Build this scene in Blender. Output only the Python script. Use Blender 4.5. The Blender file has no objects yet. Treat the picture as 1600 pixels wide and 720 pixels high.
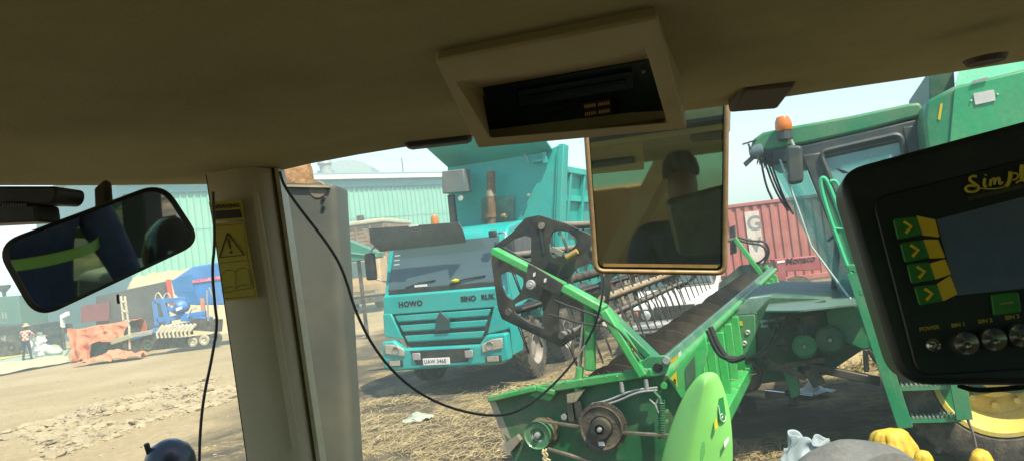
import bpy, bmesh, math, random
from mathutils import Vector, Matrix, Quaternion
import mathutils.noise as mnoise
R = math.radians
random.seed(7)
sc = bpy.context.scene
col = sc.collection

# ------------------------------------------------------------------ camera
F, H, PITCH, ROLL = 1200.0, 2.3, R(1.77), R(7.0)
fw = Vector((0, math.cos(PITCH), math.sin(PITCH)))
r0 = Vector((1, 0, 0)); u0 = r0.cross(fw)
rt = math.cos(ROLL)*r0 - math.sin(ROLL)*u0
up = math.sin(ROLL)*r0 + math.cos(ROLL)*u0
EYE = Vector((0, 0, H))
cd = bpy.data.cameras.new('camera'); cam = bpy.data.objects.new('camera', cd); col.objects.link(cam)
cd.sensor_width = 36; cd.lens = 36*F/1600; cd.clip_start = 0.02; cd.clip_end = 3000
m = Matrix((rt, up, -fw)).transposed().to_4x4(); m.translation = EYE; cam.matrix_world = m
sc.camera = cam

# ------------------------------------------------------------------ light
SUN = Vector((0.46, -0.55, 1.08)).normalized()
w = bpy.data.worlds.new('World'); sc.world = w; w.use_nodes = True
nt = w.node_tree
sky = nt.nodes.new('ShaderNodeTexSky'); sky.sky_type = 'NISHITA'; sky.sun_disc = False
sky.sun_elevation = math.asin(SUN.z); sky.sun_rotation = math.atan2(SUN.x, SUN.y)
sky.air_density = 1.2; sky.dust_density = 1.0; sky.ozone_density = 1.0
bg = nt.nodes['Background']; nt.links.new(sky.outputs[0], bg.inputs[0]); bg.inputs[1].default_value = 0.13
sl = bpy.data.lights.new('sun', 'SUN'); sl.energy = 4.2; sl.angle = R(0.53); sl.color = (1.0, 0.91, 0.72)
so = bpy.data.objects.new('sun', sl); col.objects.link(so); so.rotation_euler = SUN.to_track_quat('Z', 'Y').to_euler()
vs = sc.view_settings; vs.view_transform = 'Standard'; vs.look = 'None'; vs.exposure = 1.0; vs.gamma = 1
sc.cycles.use_denoising = True
sc.cycles.max_bounces = 8; sc.cycles.diffuse_bounces = 4; sc.cycles.glossy_bounces = 4
sc.cycles.transparent_max_bounces = 16; sc.cycles.caustics_reflective = False; sc.cycles.caustics_refractive = False

# ------------------------------------------------------------------ picture <-> place helpers
def ray(px, py): return fw + rt*((px-800)/F) - up*((py-360)/F)
def at(px, py, Y):
    d = ray(px, py); return EYE + d*(Y/d.y)
def gnd(px, py, z=0.0):
    d = ray(px, py); return EYE + d*((z-H)/d.z)
class Frame:
    def __init__(s, x, y, deg, z=0, tilt=0):
        s.o = Vector((x, y, z)); s.deg = deg; s.tilt = tilt
        s.m = Matrix.Translation(s.o) @ Matrix.Rotation(R(deg), 4, 'Z') @ Matrix.Rotation(R(tilt), 4, 'Y')
        s.i = s.m.inverted()
    def on(s, ax, val):
        o = s.i @ EYE; r3 = s.i.to_3x3()
        def f(px, py, dz=0):
            d = r3 @ ray(px, py); t = (val - o[ax])/d[ax]
            return o + d*t
        return f
    def loc(s, p): return s.i @ Vector(p)

# ------------------------------------------------------------------ materials
MATS = {}
def mat(name, c, rough=0.5, metal=0.0, var=0.18, scale=3.0, dirt=None, damt=0.35, dscale=2.0, bump=0.0, bscale=40.0, coat=0.0, spec=0.5, speck=True):
    if name in MATS: return MATS[name]
    mt = bpy.data.materials.new(name); mt.use_nodes = True; n = mt.node_tree.nodes; l = mt.node_tree.links
    b = n['Principled BSDF']; tc = n.new('ShaderNodeTexCoord')
    nz = n.new('ShaderNodeTexNoise'); nz.inputs['Scale'].default_value = scale; nz.inputs['Detail'].default_value = 6; nz.inputs['Roughness'].default_value = .62
    l.new(tc.outputs['Object'], nz.inputs['Vector'])
    rp = n.new('ShaderNodeValToRGB'); e = rp.color_ramp.elements
    e[0].position = .3; e[1].position = .72
    e[0].color = [max(0, x*(1-var)) for x in c]+[1]; e[1].color = [min(1, x*(1+var)) for x in c]+[1]
    l.new(nz.outputs['Fac'], rp.inputs[0]); out = rp.outputs[0]
    b.inputs['Roughness'].default_value = rough
    if dirt:
        n2 = n.new('ShaderNodeTexNoise'); n2.inputs['Scale'].default_value = dscale; n2.inputs['Detail'].default_value = 9; n2.inputs['Roughness'].default_value = .7
        l.new(tc.outputs['Object'], n2.inputs['Vector'])
        r2 = n.new('ShaderNodeValToRGB'); r2.color_ramp.elements[0].position = .42; r2.color_ramp.elements[1].position = .7
        r2.color_ramp.elements[1].color = (damt,)*3+(1,)
        l.new(n2.outputs['Fac'], r2.inputs[0])
        mx = n.new('ShaderNodeMixRGB'); mx.inputs[2].default_value = tuple(dirt)+(1,)
        l.new(r2.outputs[0], mx.inputs[0]); l.new(out, mx.inputs[1]); out = mx.outputs[0]
        mr = n.new('ShaderNodeMapRange'); mr.inputs[3].default_value = rough; mr.inputs[4].default_value = min(1, rough+.35)
        l.new(r2.outputs[0], mr.inputs[0]); l.new(mr.outputs[0], b.inputs['Roughness'])
    if not speck: fmix = .12
    else: fmix = .85 if dirt else .5
    nf = n.new('ShaderNodeTexNoise'); nf.inputs['Scale'].default_value = max(30, scale*14); nf.inputs['Detail'].default_value = 7; nf.inputs['Roughness'].default_value = .75
    l.new(tc.outputs['Object'], nf.inputs['Vector'])
    rf_ = n.new('ShaderNodeValToRGB'); rf_.color_ramp.elements[0].position = .36; rf_.color_ramp.elements[1].position = .62
    rf_.color_ramp.elements[0].color = (.80, .80, .79, 1); rf_.color_ramp.elements[1].color = (1.05, 1.05, 1.04, 1); l.new(nf.outputs['Fac'], rf_.inputs[0])
    mf = n.new('ShaderNodeMixRGB'); mf.blend_type = 'MULTIPLY'; mf.inputs[0].default_value = fmix; l.new(out, mf.inputs[1]); l.new(rf_.outputs[0], mf.inputs[2]); out = mf.outputs[0]
    l.new(out, b.inputs['Base Color']); b.inputs['Metallic'].default_value = metal
    b.inputs['Coat Weight'].default_value = coat; b.inputs['Specular IOR Level'].default_value = spec
    if bump:
        n3 = n.new('ShaderNodeTexNoise'); n3.inputs['Scale'].default_value = bscale; n3.inputs['Detail'].default_value = 5
        l.new(tc.outputs['Object'], n3.inputs['Vector'])
        bp = n.new('ShaderNodeBump'); bp.inputs['Strength'].default_value = bump; bp.inputs['Distance'].default_value = .02
        l.new(n3.outputs['Fac'], bp.inputs['Height']); l.new(bp.outputs[0], b.inputs['Normal'])
    MATS[name] = mt; return mt
def glass(name, tint, amount, rough=0.03, base=(.10, .16, .15)):
    """Thin pane: see-through tinted, with gloss."""
    mt = bpy.data.materials.new(name); mt.use_nodes = True; n = mt.node_tree.nodes; l = mt.node_tree.links; n.clear()
    o = n.new('ShaderNodeOutputMaterial'); t = n.new('ShaderNodeBsdfTransparent'); t.inputs[0].default_value = tuple(tint)+(1,)
    p = n.new('ShaderNodeBsdfPrincipled'); p.inputs['Base Color'].default_value = base+(1,); p.inputs['Roughness'].default_value = rough
    p.inputs['Specular IOR Level'].default_value = .9
    nz = n.new('ShaderNodeTexNoise'); nz.inputs['Scale'].default_value = 2.5; nz.inputs['Detail'].default_value = 5
    mr = n.new('ShaderNodeMapRange'); mr.inputs[3].default_value = amount*.75; mr.inputs[4].default_value = min(1, amount*1.25)
    l.new(nz.outputs[0], mr.inputs[0])
    mx = n.new('ShaderNodeMixShader'); l.new(mr.outputs[0], mx.inputs[0])
    l.new(t.outputs[0], mx.inputs[1]); l.new(p.outputs[0], mx.inputs[2]); l.new(mx.outputs[0], o.inputs[0]); return mt
DUST = (.34, .28, .18); MUD = (.13, .10, .06); RUST = (.20, .09, .035)
g_jd   = mat('machine_green', (.014, .21, .085), .42, 0, .2, 2, DUST, .38, 1.6, coat=.25)
g_bri  = mat('bright_green', (.05, .42, .09), .4, 0, .14, 2, DUST, .2, 2, coat=.3)
g_cov  = mat('cover_green', (.22, .60, .14), .42, 0, .06, 1.2, DUST, .16, 2, speck=False)
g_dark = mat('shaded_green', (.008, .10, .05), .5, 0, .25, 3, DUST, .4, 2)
teal   = mat('teal_paint', (.002, .36, .33), .36, 0, .13, 1.5, DUST, .16, 1.3, coat=.3)
teal2  = mat('tipper_teal', (.003, .39, .33), .5, 0, .16, 1.1, (.20, .20, .13), .28, .9)
black  = mat('black_plastic', (.018, .019, .019), .5, 0, .2, 5, DUST, .14, 3)
blackp = mat('black_steel', (.02, .024, .024), .45, 0, .25, 4, DUST, .25, 5)
rubber = mat('rubber', (.022, .021, .02), .8, 0, .25, 6, DUST, .5, 3, bump=.3)
grime  = mat('grime_steel', (.05, .045, .038), .6, .3, .4, 6, DUST, .5, 5, bump=.3)
steel  = mat('steel', (.42, .41, .38), .35, .9, .2, 8, DUST, .3, 4)
galv   = mat('light_steel', (.40, .41, .40), .5, .4, .2, 4, DUST, .35, 3)
rusty  = mat('rusty_steel', (.23, .13, .07), .75, .2, .35, 9, (.10, .05, .025), .7, 7, bump=.3)
whitep = mat('white_paint', (.75, .75, .72), .35, 0, .06, 2, DUST, .35, 3, coat=.3)
cream  = mat('cream_paint', (.62, .57, .40), .5, 0, .15, 4, DUST, .4, 5)
yellow = mat('wheel_yellow', (.64, .49, .09), .5, 0, .12, 3, (.50,.42,.22), .6, 2.5)
decal_y = mat('decal_yellow', (.62, .48, .015), .5, 0, .06, 6)
ink    = mat('ink_black', (.01, .01, .01), .6, 0, 0)
white  = mat('decal_white', (.72, .72, .68), .5, 0, .05)
orange = mat('amber_lens', (.62, .17, .02), .25, 0, .08, 6, coat=.5)
lens   = mat('lamp_lens', (.46, .44, .36), .15, .3, .3, 12, DUST, .4, 6, coat=.6)
trimg  = mat('cab_trim', (.58, .51, .33), .55, 0, .06, 2, (.34, .29, .18), .3, 1.5, bump=.05, bscale=180, speck=False)
headm  = mat('headliner_cloth', (.38, .345, .17), .9, 0, .14, 1.6, (.20, .165, .075), .6, 1.3, bump=.12, bscale=220, speck=False)
bezelm = mat('console_plastic', (.40, .34, .17), .55, 0, .1, 4, (.24, .19, .10), .3, 3, bump=.05, bscale=200, speck=False)
tyrebrown = mat('dusty_auger', (.10, .075, .05), .6, .3, .35, 4, DUST, .4, 3)
glass_truck = glass('dark_windscreen', (.30, .45, .45), .86, base=(.075, .125, .13))
glass_cab = glass('sky_cyan_cab_glass', (.66, .90, .88), .38, base=(.34, .60, .60))  # sky reflection painted in as a bright cyan base
glass_clear = glass('lorry_glass', (.4, .5, .48), .5)
def mirror_mat(name, tint, dust):
    mt = bpy.data.materials.new(name); mt.use_nodes = True; n = mt.node_tree.nodes; l = mt.node_tree.links; n.clear()
    o = n.new('ShaderNodeOutputMaterial'); g = n.new('ShaderNodeBsdfGlossy'); g.inputs['Color'].default_value = tuple(tint)+(1,); g.inputs['Roughness'].default_value = .02
    d = n.new('ShaderNodeBsdfDiffuse'); d.inputs[0].default_value = (.20, .24, .17, 1)
    nz = n.new('ShaderNodeTexNoise'); nz.inputs['Scale'].default_value = 14; nz.inputs['Detail'].default_value = 8
    mr = n.new('ShaderNodeMapRange'); mr.inputs[3].default_value = dust*.3; mr.inputs[4].default_value = dust*1.7; l.new(nz.outputs[0], mr.inputs[0])
    mx = n.new('ShaderNodeMixShader'); l.new(mr.outputs[0], mx.inputs[0]); l.new(g.outputs[0], mx.inputs[1]); l.new(d.outputs[0], mx.inputs[2]); l.new(mx.outputs[0], o.inputs[0]); return mt

# ------------------------------------------------------------------ mesh helpers
class MB:
    def __init__(s): s.bm = bmesh.new(); s.mi = 0
    def _f(s, vs):
        try: f = s.bm.faces.new(vs); f.material_index = s.mi; return f
        except ValueError: return None
    def hull8(s, p):   # 8 points: bottom ring 0-3, top ring 4-7
        v = [s.bm.verts.new(q) for q in p]
        for i in ((3,2,1,0),(4,5,6,7),(0,1,5,4),(1,2,6,5),(2,3,7,6),(3,0,4,7)): s._f([v[j] for j in i])
        return s
    def box(s, x0, x1, y0, y1, z0, z1):
        return s.hull8([(x0,y0,z0),(x1,y0,z0),(x1,y1,z0),(x0,y1,z0),(x0,y0,z1),(x1,y0,z1),(x1,y1,z1),(x0,y1,z1)])
    def beam(s, p, q, w, h, upv=(0,0,1)):
        p, q = Vector(p), Vector(q); d = (q-p).normalized(); a = d.cross(Vector(upv))
        if a.length < 1e-4: a = d.cross(Vector((1,0,0)))
        a.normalize(); b = a.cross(d)
        c = [(-w/2,-h/2),(w/2,-h/2),(w/2,h/2),(-w/2,h/2)]
        return s.hull8([p+a*x+b*y for x,y in c]+[q+a*x+b*y for x,y in c])
    def cyl(s, p, q, r1, r2=None, seg=16, cap=True):
        p, q = Vector(p), Vector(q); r2 = r1 if r2 is None else r2; d = (q-p).normalized()
        a = d.cross(Vector((0,0,1)));
        if a.length < 1e-3: a = d.cross(Vector((1,0,0)))
        a.normalize(); b = d.cross(a)
        A = [s.bm.verts.new(p+(a*math.cos(t)+b*math.sin(t))*r1) for t in [2*math.pi*i/seg for i in range(seg)]]
        B = [s.bm.verts.new(q+(a*math.cos(t)+b*math.sin(t))*r2) for t in [2*math.pi*i/seg for i in range(seg)]]
        for i in range(seg): s._f([A[i], A[(i+1)%seg], B[(i+1)%seg], B[i]])
        if cap: s._f(A[::-1]); s._f(B)
        return s
    def tube(s, pts, r, seg=8, smooth=0):
        pts = [Vector(p) for p in pts]
        if smooth:
            for _ in range(smooth):
                n = [pts[0]]
                for i in range(len(pts)-1): n += [pts[i]*.75+pts[i+1]*.25, pts[i]*.25+pts[i+1]*.75]
                pts = n+[pts[-1]]
        prev = None; a = None
        for i, p in enumerate(pts):
            d = (pts[min(i+1,len(pts)-1)]-pts[max(i-1,0)]).normalized()
            if a is None:
                a = d.cross(Vector((0,0,1)));
                if a.length < 1e-3: a = d.cross(Vector((1,0,0)))
            a = (a-d*a.dot(d)); a.normalize(); b = d.cross(a)
            ring = [s.bm.verts.new(p+(a*math.cos(t)+b*math.sin(t))*r) for t in [2*math.pi*k/seg for k in range(seg)]]
            if prev:
                for k in range(seg): s._f([prev[k], prev[(k+1)%seg], ring[(k+1)%seg], ring[k]])
            else: s._f(ring[::-1])
            prev = ring
        s._f(prev); return s
    def prism(s, pts, off):   # pts polygon (Vectors), off vector
        off = Vector(off); A = [s.bm.verts.new(p) for p in pts]; B = [s.bm.verts.new(Vector(p)+off) for p in pts]; n = len(A)
        s._f(A); s._f(B[::-1])
        for i in range(n): s._f([A[(i+1)%n], A[i], B[i], B[(i+1)%n]])
        return s
    def lathe(s, prof, o, axis, seg=32):   # prof [(r, h)], along axis from o
        o = Vector(o); d = Vector(axis).normalized(); a = d.cross(Vector((0,0,1)))
        if a.length < 1e-3: a = d.cross(Vector((1,0,0)))
        a.normalize(); b = d.cross(a); prev = None
        for r, h in prof:
            ring = [s.bm.verts.new(o+d*h+(a*math.cos(t)+b*math.sin(t))*max(r,1e-4)) for t in [2*math.pi*k/seg for k in range(seg)]]
            if prev:
                for k in range(seg): s._f([prev[k], prev[(k+1)%seg], ring[(k+1)%seg], ring[k]])
            prev = ring
        return s
    def quad(s, *p): s._f([s.bm.verts.new(q) for q in p]); return s
    def build(s, name, mt, parent=None, bevel=0, smooth=False, seg=2, sub=0, recalc=True):
        if recalc: bmesh.ops.recalc_face_normals(s.bm, faces=s.bm.faces)
        me = bpy.data.meshes.new(name); s.bm.to_mesh(me); s.bm.free()
        for x in (mt if isinstance(mt, (list, tuple)) else [mt]): me.materials.append(x)
        o = bpy.data.objects.new(name, me); col.objects.link(o)
        if parent: o.parent = parent
        if smooth:
            for p in me.polygons: p.use_smooth = True
            me.set_sharp_from_angle(angle=R(38))
        if bevel:
            bv = o.modifiers.new('bevel', 'BEVEL'); bv.width = bevel; bv.segments = seg; bv.limit_method = 'ANGLE'; bv.angle_limit = R(35)
            for p in me.polygons: p.use_smooth = True
            me.set_sharp_from_angle(angle=R(60))
        if sub:
            sm = o.modifiers.new('sub', 'SUBSURF'); sm.levels = sub; sm.render_levels = sub
        return o
def tag(o, label=None, cat=None, group=None, kind=None):
    if label: o['label'] = label
    if cat: o['category'] = cat
    if group: o['group'] = group
    if kind: o['kind'] = kind
    return o
def thing(name, label, cat, frame=None, loc=(0,0,0), rz=0, group=None):
    o = bpy.data.objects.new(name, None); col.objects.link(o); o.empty_display_size = .2
    if frame: o.matrix_world = frame.m
    else: o.location = loc; o.rotation_euler.z = R(rz)
    return tag(o, label, cat, group)
def copy_tree(o, parent=None):
    c = o.copy(); col.objects.link(c)
    if parent: c.parent = parent
    for ch in o.children: copy_tree(ch, c)
    return c
def rounded(pts, r, n=6):
    """Round the corners of a polygon of Vectors (2D or 3D)."""
    out = []; N = len(pts)
    for i in range(N):
        p, a, b = Vector(pts[i]), Vector(pts[i-1]), Vector(pts[(i+1)%N])
        rr = r[i] if isinstance(r, (list, tuple)) else r
        d1 = (a-p); d2 = (b-p); t1 = p+d1.normalized()*min(rr, d1.length*.49); t2 = p+d2.normalized()*min(rr, d2.length*.49)
        for k in range(n+1):
            t = k/n; out.append(t1*(1-t)**2+p*2*t*(1-t)+t2*t*t)
    return out
def plate(name, outlines, mt, parent, thick, mtx, bevel=.003):
    """Flat plate with holes; outlines are lists of 2D points; mtx places it."""
    cu = bpy.data.curves.new(name, 'CURVE'); cu.dimensions = '2D'; cu.fill_mode = 'BOTH'; cu.extrude = thick/2; cu.bevel_depth = bevel
    for pts in outlines:
        sp = cu.splines.new('POLY'); sp.points.add(len(pts)-1)
        for i, p in enumerate(pts): sp.points[i].co = (p[0], p[1], 0, 1)
        sp.use_cyclic_u = True
    t = bpy.data.objects.new('tmp', cu); col.objects.link(t); dg = bpy.context.evaluated_depsgraph_get()
    me = bpy.data.meshes.new_from_object(t.evaluated_get(dg)); bpy.data.objects.remove(t)
    me.transform(mtx); me.materials.clear(); me.materials.append(mt); me.name = name
    o = bpy.data.objects.new(name, me); col.objects.link(o); o.parent = parent; return o
def text(name, s, mt, parent, o, xd, yd, size, ext=.002, shear=0, bold=0, align='LEFT', space=1.0):
    cu = bpy.data.curves.new(name, 'FONT'); cu.body = s; cu.size = size; cu.extrude = ext; cu.shear = shear; cu.offset = bold; cu.align_x = align; cu.space_character = space
    t = bpy.data.objects.new('tmp', cu); col.objects.link(t); dg = bpy.context.evaluated_depsgraph_get()
    me = bpy.data.meshes.new_from_object(t.evaluated_get(dg)); bpy.data.objects.remove(t)
    x = Vector(xd).normalized(); z = x.cross(Vector(yd)).normalized(); y = z.cross(x)
    mm = Matrix((x, y, z)).transposed().to_4x4(); mm.translation = Vector(o); me.transform(mm)
    me.materials.clear(); me.materials.append(mt)
    q = bpy.data.objects.new(name, me); col.objects.link(q); q.parent = parent; return q
def crumple(name, pts_fn, nu, nv, amp, freq, mt, parent=None, thick=.01, seed=0, label=None, cat=None, group=None, sub=1):
    bm = bmesh.new(); g = []
    for i in range(nu+1):
        row = []
        for j in range(nv+1):
            p = Vector(pts_fn(i/nu, j/nv)); q = p*freq+Vector((seed, seed*2.3, 0))
            n = mnoise.turbulence_vector(q, 3, True)
            a = amp(i/nu, j/nv) if callable(amp) else amp
            row.append(bm.verts.new(p+Vector((n.x*a, n.y*a, abs(n.z)*a))))
        g.append(row)
    for i in range(nu):
        for j in range(nv): bm.faces.new((g[i][j], g[i+1][j], g[i+1][j+1], g[i][j+1]))
    me = bpy.data.meshes.new(name); bm.to_mesh(me); bm.free(); me.materials.append(mt)
    for p in me.polygons: p.use_smooth = True
    o = bpy.data.objects.new(name, me); col.objects.link(o); o.parent = parent
    s = o.modifiers.new('solid', 'SOLIDIFY'); s.thickness = thick
    if sub: x = o.modifiers.new('sub', 'SUBSURF'); x.levels = 1; x.render_levels = 1
    if label: tag(o, label, cat, group)
    return o
def figure(name, joints, edges, radii, mats, pick, parent=None, sub=2):
    """One continuous body grown over a skeleton. pick(world point) -> material index."""
    me = bpy.data.meshes.new(name); keys = list(joints); idx = {k: i for i, k in enumerate(keys)}
    me.from_pydata([joints[k] for k in keys], [(idx[a], idx[b]) for a, b in edges], [])
    o = bpy.data.objects.new('tmp', me); col.objects.link(o)
    sk = o.modifiers.new('skin', 'SKIN'); sk.use_smooth_shade = True
    for k in keys:
        r = radii[k]; sv = me.skin_vertices[0].data[idx[k]]; sv.radius = r if isinstance(r, tuple) else (r, r); sv.use_root = (k == keys[0])
    ss = o.modifiers.new('s', 'SUBSURF'); ss.levels = sub; ss.render_levels = sub
    dg = bpy.context.evaluated_depsgraph_get(); m2 = bpy.data.meshes.new_from_object(o.evaluated_get(dg)); bpy.data.objects.remove(o)
    m2.name = name; m2.materials.clear()
    for x in mats: m2.materials.append(x)
    for p in m2.polygons: p.material_index = pick(p.center); p.use_smooth = True
    q = bpy.data.objects.new(name, m2); col.objects.link(q); q.parent = parent; return q
def hand(J, E, Rd, key, wrist, d, side, tag_):
    """Palm and five bent fingers added to a skeleton."""
    d = Vector(d).normalized(); side = Vector(side).normalized(); nrm = d.cross(side)
    pk = tag_+'palm'; J[pk] = Vector(wrist)+d*.07; Rd[pk] = (.036, .018); E.append((key, pk))
    for i, (o, L) in enumerate(((-.03, .075), (-.01, .088), (.011, .082), (.03, .062))):
        a, b, c = f'{tag_}a{i}', f'{tag_}b{i}', f'{tag_}c{i}'
        J[a] = J[pk]+side*o+d*.03; J[b] = J[a]+d*L*.5+nrm*.008; J[c] = J[b]+d*L*.4+nrm*.02
        Rd[a] = .0105; Rd[b] = .009; Rd[c] = .007; E += [(pk, a), (a, b), (b, c)]
    a, b = tag_+'t0', tag_+'t1'; J[a] = Vector(wrist)+d*.04-side*.045; J[b] = J[a]+d*.045-side*.018
    Rd[a] = .012; Rd[b] = .009; E += [(pk, a), (a, b)]

# ================================================================== GROUND
def gh(x, y):
    return .05*mnoise.noise(Vector((x*.15, y*.15, 0)))+.018*mnoise.noise(Vector((x*.9, y*.9, 3)))-.03
bm = bmesh.new(); NX, NY = 150, 150; rows = []
def sp(t, a, b, k): return a+(b-a)*t**k
xs = sorted([-s for s in [sp(i/70, 0, 500, 3) for i in range(1, 71)]]+[sp(i/70, 0, 500, 3) for i in range(71)])
ys = sorted([8-sp(i/50, 0, 500, 3) for i in range(1, 51)]+[8+sp(i/80, 0, 700, 3) for i in range(81)])
for y in ys: rows.append([bm.verts.new((x, y, gh(x, y) if abs(x) < 120 and abs(y) < 150 else -.03)) for x in xs])
for j in range(len(ys)-1):
    for i in range(len(xs)-1): bm.faces.new((rows[j][i], rows[j][i+1], rows[j+1][i+1], rows[j+1][i]))
me = bpy.data.meshes.new('ground'); bm.to_mesh(me); bm.free()
for p in me.polygons: p.use_smooth = True
gm = bpy.data.materials.new('yard_earth'); gm.use_nodes = True; n = gm.node_tree.nodes; l = gm.node_tree.links; b = n['Principled BSDF']
tc = n.new('ShaderNodeTexCoord')
def noise(s, d=6, r=.6):
    z = n.new('ShaderNodeTexNoise'); z.inputs['Scale'].default_value = s; z.inputs['Detail'].default_value = d; z.inputs['Roughness'].default_value = r; l.new(tc.outputs['Object'], z.inputs['Vector']); return z
def ramp(src, p0, c0, p1, c1):
    r = n.new('ShaderNodeValToRGB'); r.color_ramp.elements[0].position = p0; r.color_ramp.elements[0].color = c0+(1,); r.color_ramp.elements[1].position = p1; r.color_ramp.elements[1].color = c1+(1,); l.new(src, r.inputs[0]); return r.outputs[0]
def mixc(f, a, bb):
    x = n.new('ShaderNodeMixRGB'); l.new(f, x.inputs[0]); l.new(a, x.inputs[1]); l.new(bb, x.inputs[2]); return x.outputs[0]
light_e = ramp(noise(.35).outputs[0], .35, (.32, .25, .135), .7, (.41, .33, .195))
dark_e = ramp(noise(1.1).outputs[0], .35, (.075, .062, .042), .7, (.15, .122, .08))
straw_c = ramp(noise(14, 8).outputs[0], .4, (.20, .15, .07), .65, (.46, .36, .17))
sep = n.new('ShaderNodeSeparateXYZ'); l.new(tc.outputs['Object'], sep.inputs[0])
# the worked yard round the machines is darker oily soil, with the combine's shade put into its colour; the track to the west is pale dust
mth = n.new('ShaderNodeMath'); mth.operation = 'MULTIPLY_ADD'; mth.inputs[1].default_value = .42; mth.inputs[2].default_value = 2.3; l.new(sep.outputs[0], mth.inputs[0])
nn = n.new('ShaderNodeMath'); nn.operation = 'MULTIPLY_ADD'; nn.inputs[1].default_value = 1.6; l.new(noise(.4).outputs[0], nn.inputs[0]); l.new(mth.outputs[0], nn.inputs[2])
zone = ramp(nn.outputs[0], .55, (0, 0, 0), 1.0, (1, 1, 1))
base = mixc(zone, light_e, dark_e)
smask = ramp(noise(.55, 9, .7).outputs[0], .50, (0, 0, 0), .62, (.8, .8, .8))
sm2 = n.new('ShaderNodeMixRGB'); sm2.blend_type = 'MULTIPLY'; sm2.inputs[0].default_value = 1; l.new(smask, sm2.inputs[1]); l.new(zone, sm2.inputs[2])
base = mixc(sm2.outputs[0], base, straw_c)
fine = ramp(noise(9, 8, .75).outputs[0], .3, (.72, .72, .72), .7, (1.15, 1.13, 1.1))
mm = n.new('ShaderNodeMixRGB'); mm.blend_type = 'MULTIPLY'; mm.inputs[0].default_value = 1; l.new(base, mm.inputs[1]); l.new(fine, mm.inputs[2])
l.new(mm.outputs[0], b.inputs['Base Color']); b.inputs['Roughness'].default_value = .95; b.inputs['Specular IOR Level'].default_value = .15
bp = n.new('ShaderNodeBump'); bp.inputs['Strength'].default_value = .7; bp.inputs['Distance'].default_value = .06; l.new(noise(5, 10, .75).outputs[0], bp.inputs['Height']); l.new(bp.outputs[0], b.inputs['Normal'])
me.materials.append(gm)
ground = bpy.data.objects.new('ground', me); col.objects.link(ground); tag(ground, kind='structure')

# earth bank below the shed
bm = bmesh.new(); rows = []
c0 = at(170, 470, 40); c1 = at(470, 450, 46)
for i in range(61):
    t = i/60; row = []
    for j in range(21):
        v = j/20; q = c0.lerp(c1, t*1.25-.1); back = v*9
        prof = min(1, v*1.9)**.8*3.9
        e = min(1, max(0, (t-.02)/.16))
        e = e*e*(3-2*e)
        z = prof*e*(1+.06*mnoise.noise(Vector((t*9, v*4, 1))))+.16*mnoise.noise(Vector((t*40, v*14, 5)))*e
        row.append(bm.verts.new((q.x-.25*back, q.y-2+back, z-.12)))
    rows.append(row)
for i in range(60):
    for j in range(20): bm.faces.new((rows[i][j], rows[i+1][j], rows[i+1][j+1], rows[i][j+1]))
bmesh.ops.recalc_face_normals(bm, faces=bm.faces)
me = bpy.data.meshes.new('earth_bank'); bm.to_mesh(me); bm.free()
for p in me.polygons: p.use_smooth = True
me.materials.append(mat('bank_earth', (.44, .36, .21), .95, 0, .18, .7, (.30, .24, .13), .6, 1.2, bump=.6, bscale=3))
tag(col.objects.link(bpy.data.objects.new('earth_bank', me)) or bpy.data.objects['earth_bank'], kind='structure')

# ------------------------------------------------------------------ litter: straw, stones, far vegetation
def inpoly(x, y, P):
    c = False; j = len(P)-1
    for i in range(len(P)):
        if (P[i].y > y) != (P[j].y > y) and x < (P[j].x-P[i].x)*(y-P[i].y)/(P[j].y-P[i].y)+P[i].x: c = not c
        j = i
    return c
def scatter(P, n_):
    x0, x1 = min(p.x for p in P), max(p.x for p in P); y0, y1 = min(p.y for p in P), max(p.y for p in P); out = []
    while len(out) < n_:
        x, y = random.uniform(x0, x1), random.uniform(y0, y1)
        if inpoly(x, y, P): out.append((x, y))
    return out
bm = bmesh.new()
areas = [([(545,625),(640,618),(770,640),(790,690),(800,735),(540,740)], 5200), ([(840,600),(880,565),(985,540),(985,570),(900,610)], 2600),
         ([(545,490),(600,482),(600,500),(545,505)], 900), ([(1140,690),(1230,690),(1230,740),(1140,740)], 500), ([(1240,590),(1375,540),(1375,585),(1290,600)], 1500),
         ([(600,600),(830,600),(800,640),(640,630)], 900), ([(0,640),(380,570),(540,580),(540,735),(0,735)], 500)]
for A, cnt in areas:
    P = [gnd(*p) for p in A]
    for x, y in scatter(P, int(cnt*1.5)):
        nz = mnoise.noise(Vector((x*.9, y*.9, 7)))
        if nz < -.12 and random.random() < .85: continue
        L = random.uniform(.05, .22); a = random.gauss(.3, .9); wd = random.uniform(.002, .0045); z = gh(x, y)+.004+random.random()*.05*max(0, nz+.4)
        d = Vector((math.cos(a), math.sin(a), random.uniform(-.1, .28))); s = Vector((-math.sin(a), math.cos(a), random.uniform(-.6, .6)))*wd
        p = Vector((x, y, z)); k = p+d*L*.5+Vector((0, 0, random.uniform(0, .02)))
        v = [bm.verts.new(q) for q in (p-s, p+s, k+s, k-s)]; bm.faces.new(v)
        e = [bm.verts.new(q) for q in (p+d*L+s*.6, p+d*L-s*.6)]; bm.faces.new((v[3], v[2], e[0], e[1]))
me = bpy.data.meshes.new('straw_litter'); bm.to_mesh(me); bm.free()
me.materials.append(mat('straw', (.36, .285, .14), .8, 0, .4, 3))
o = bpy.data.objects.new('straw_litter', me); col.objects.link(o); tag(o, 'dry golden straw strewn over the dark yard soil', 'straw', kind='stuff')

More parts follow.
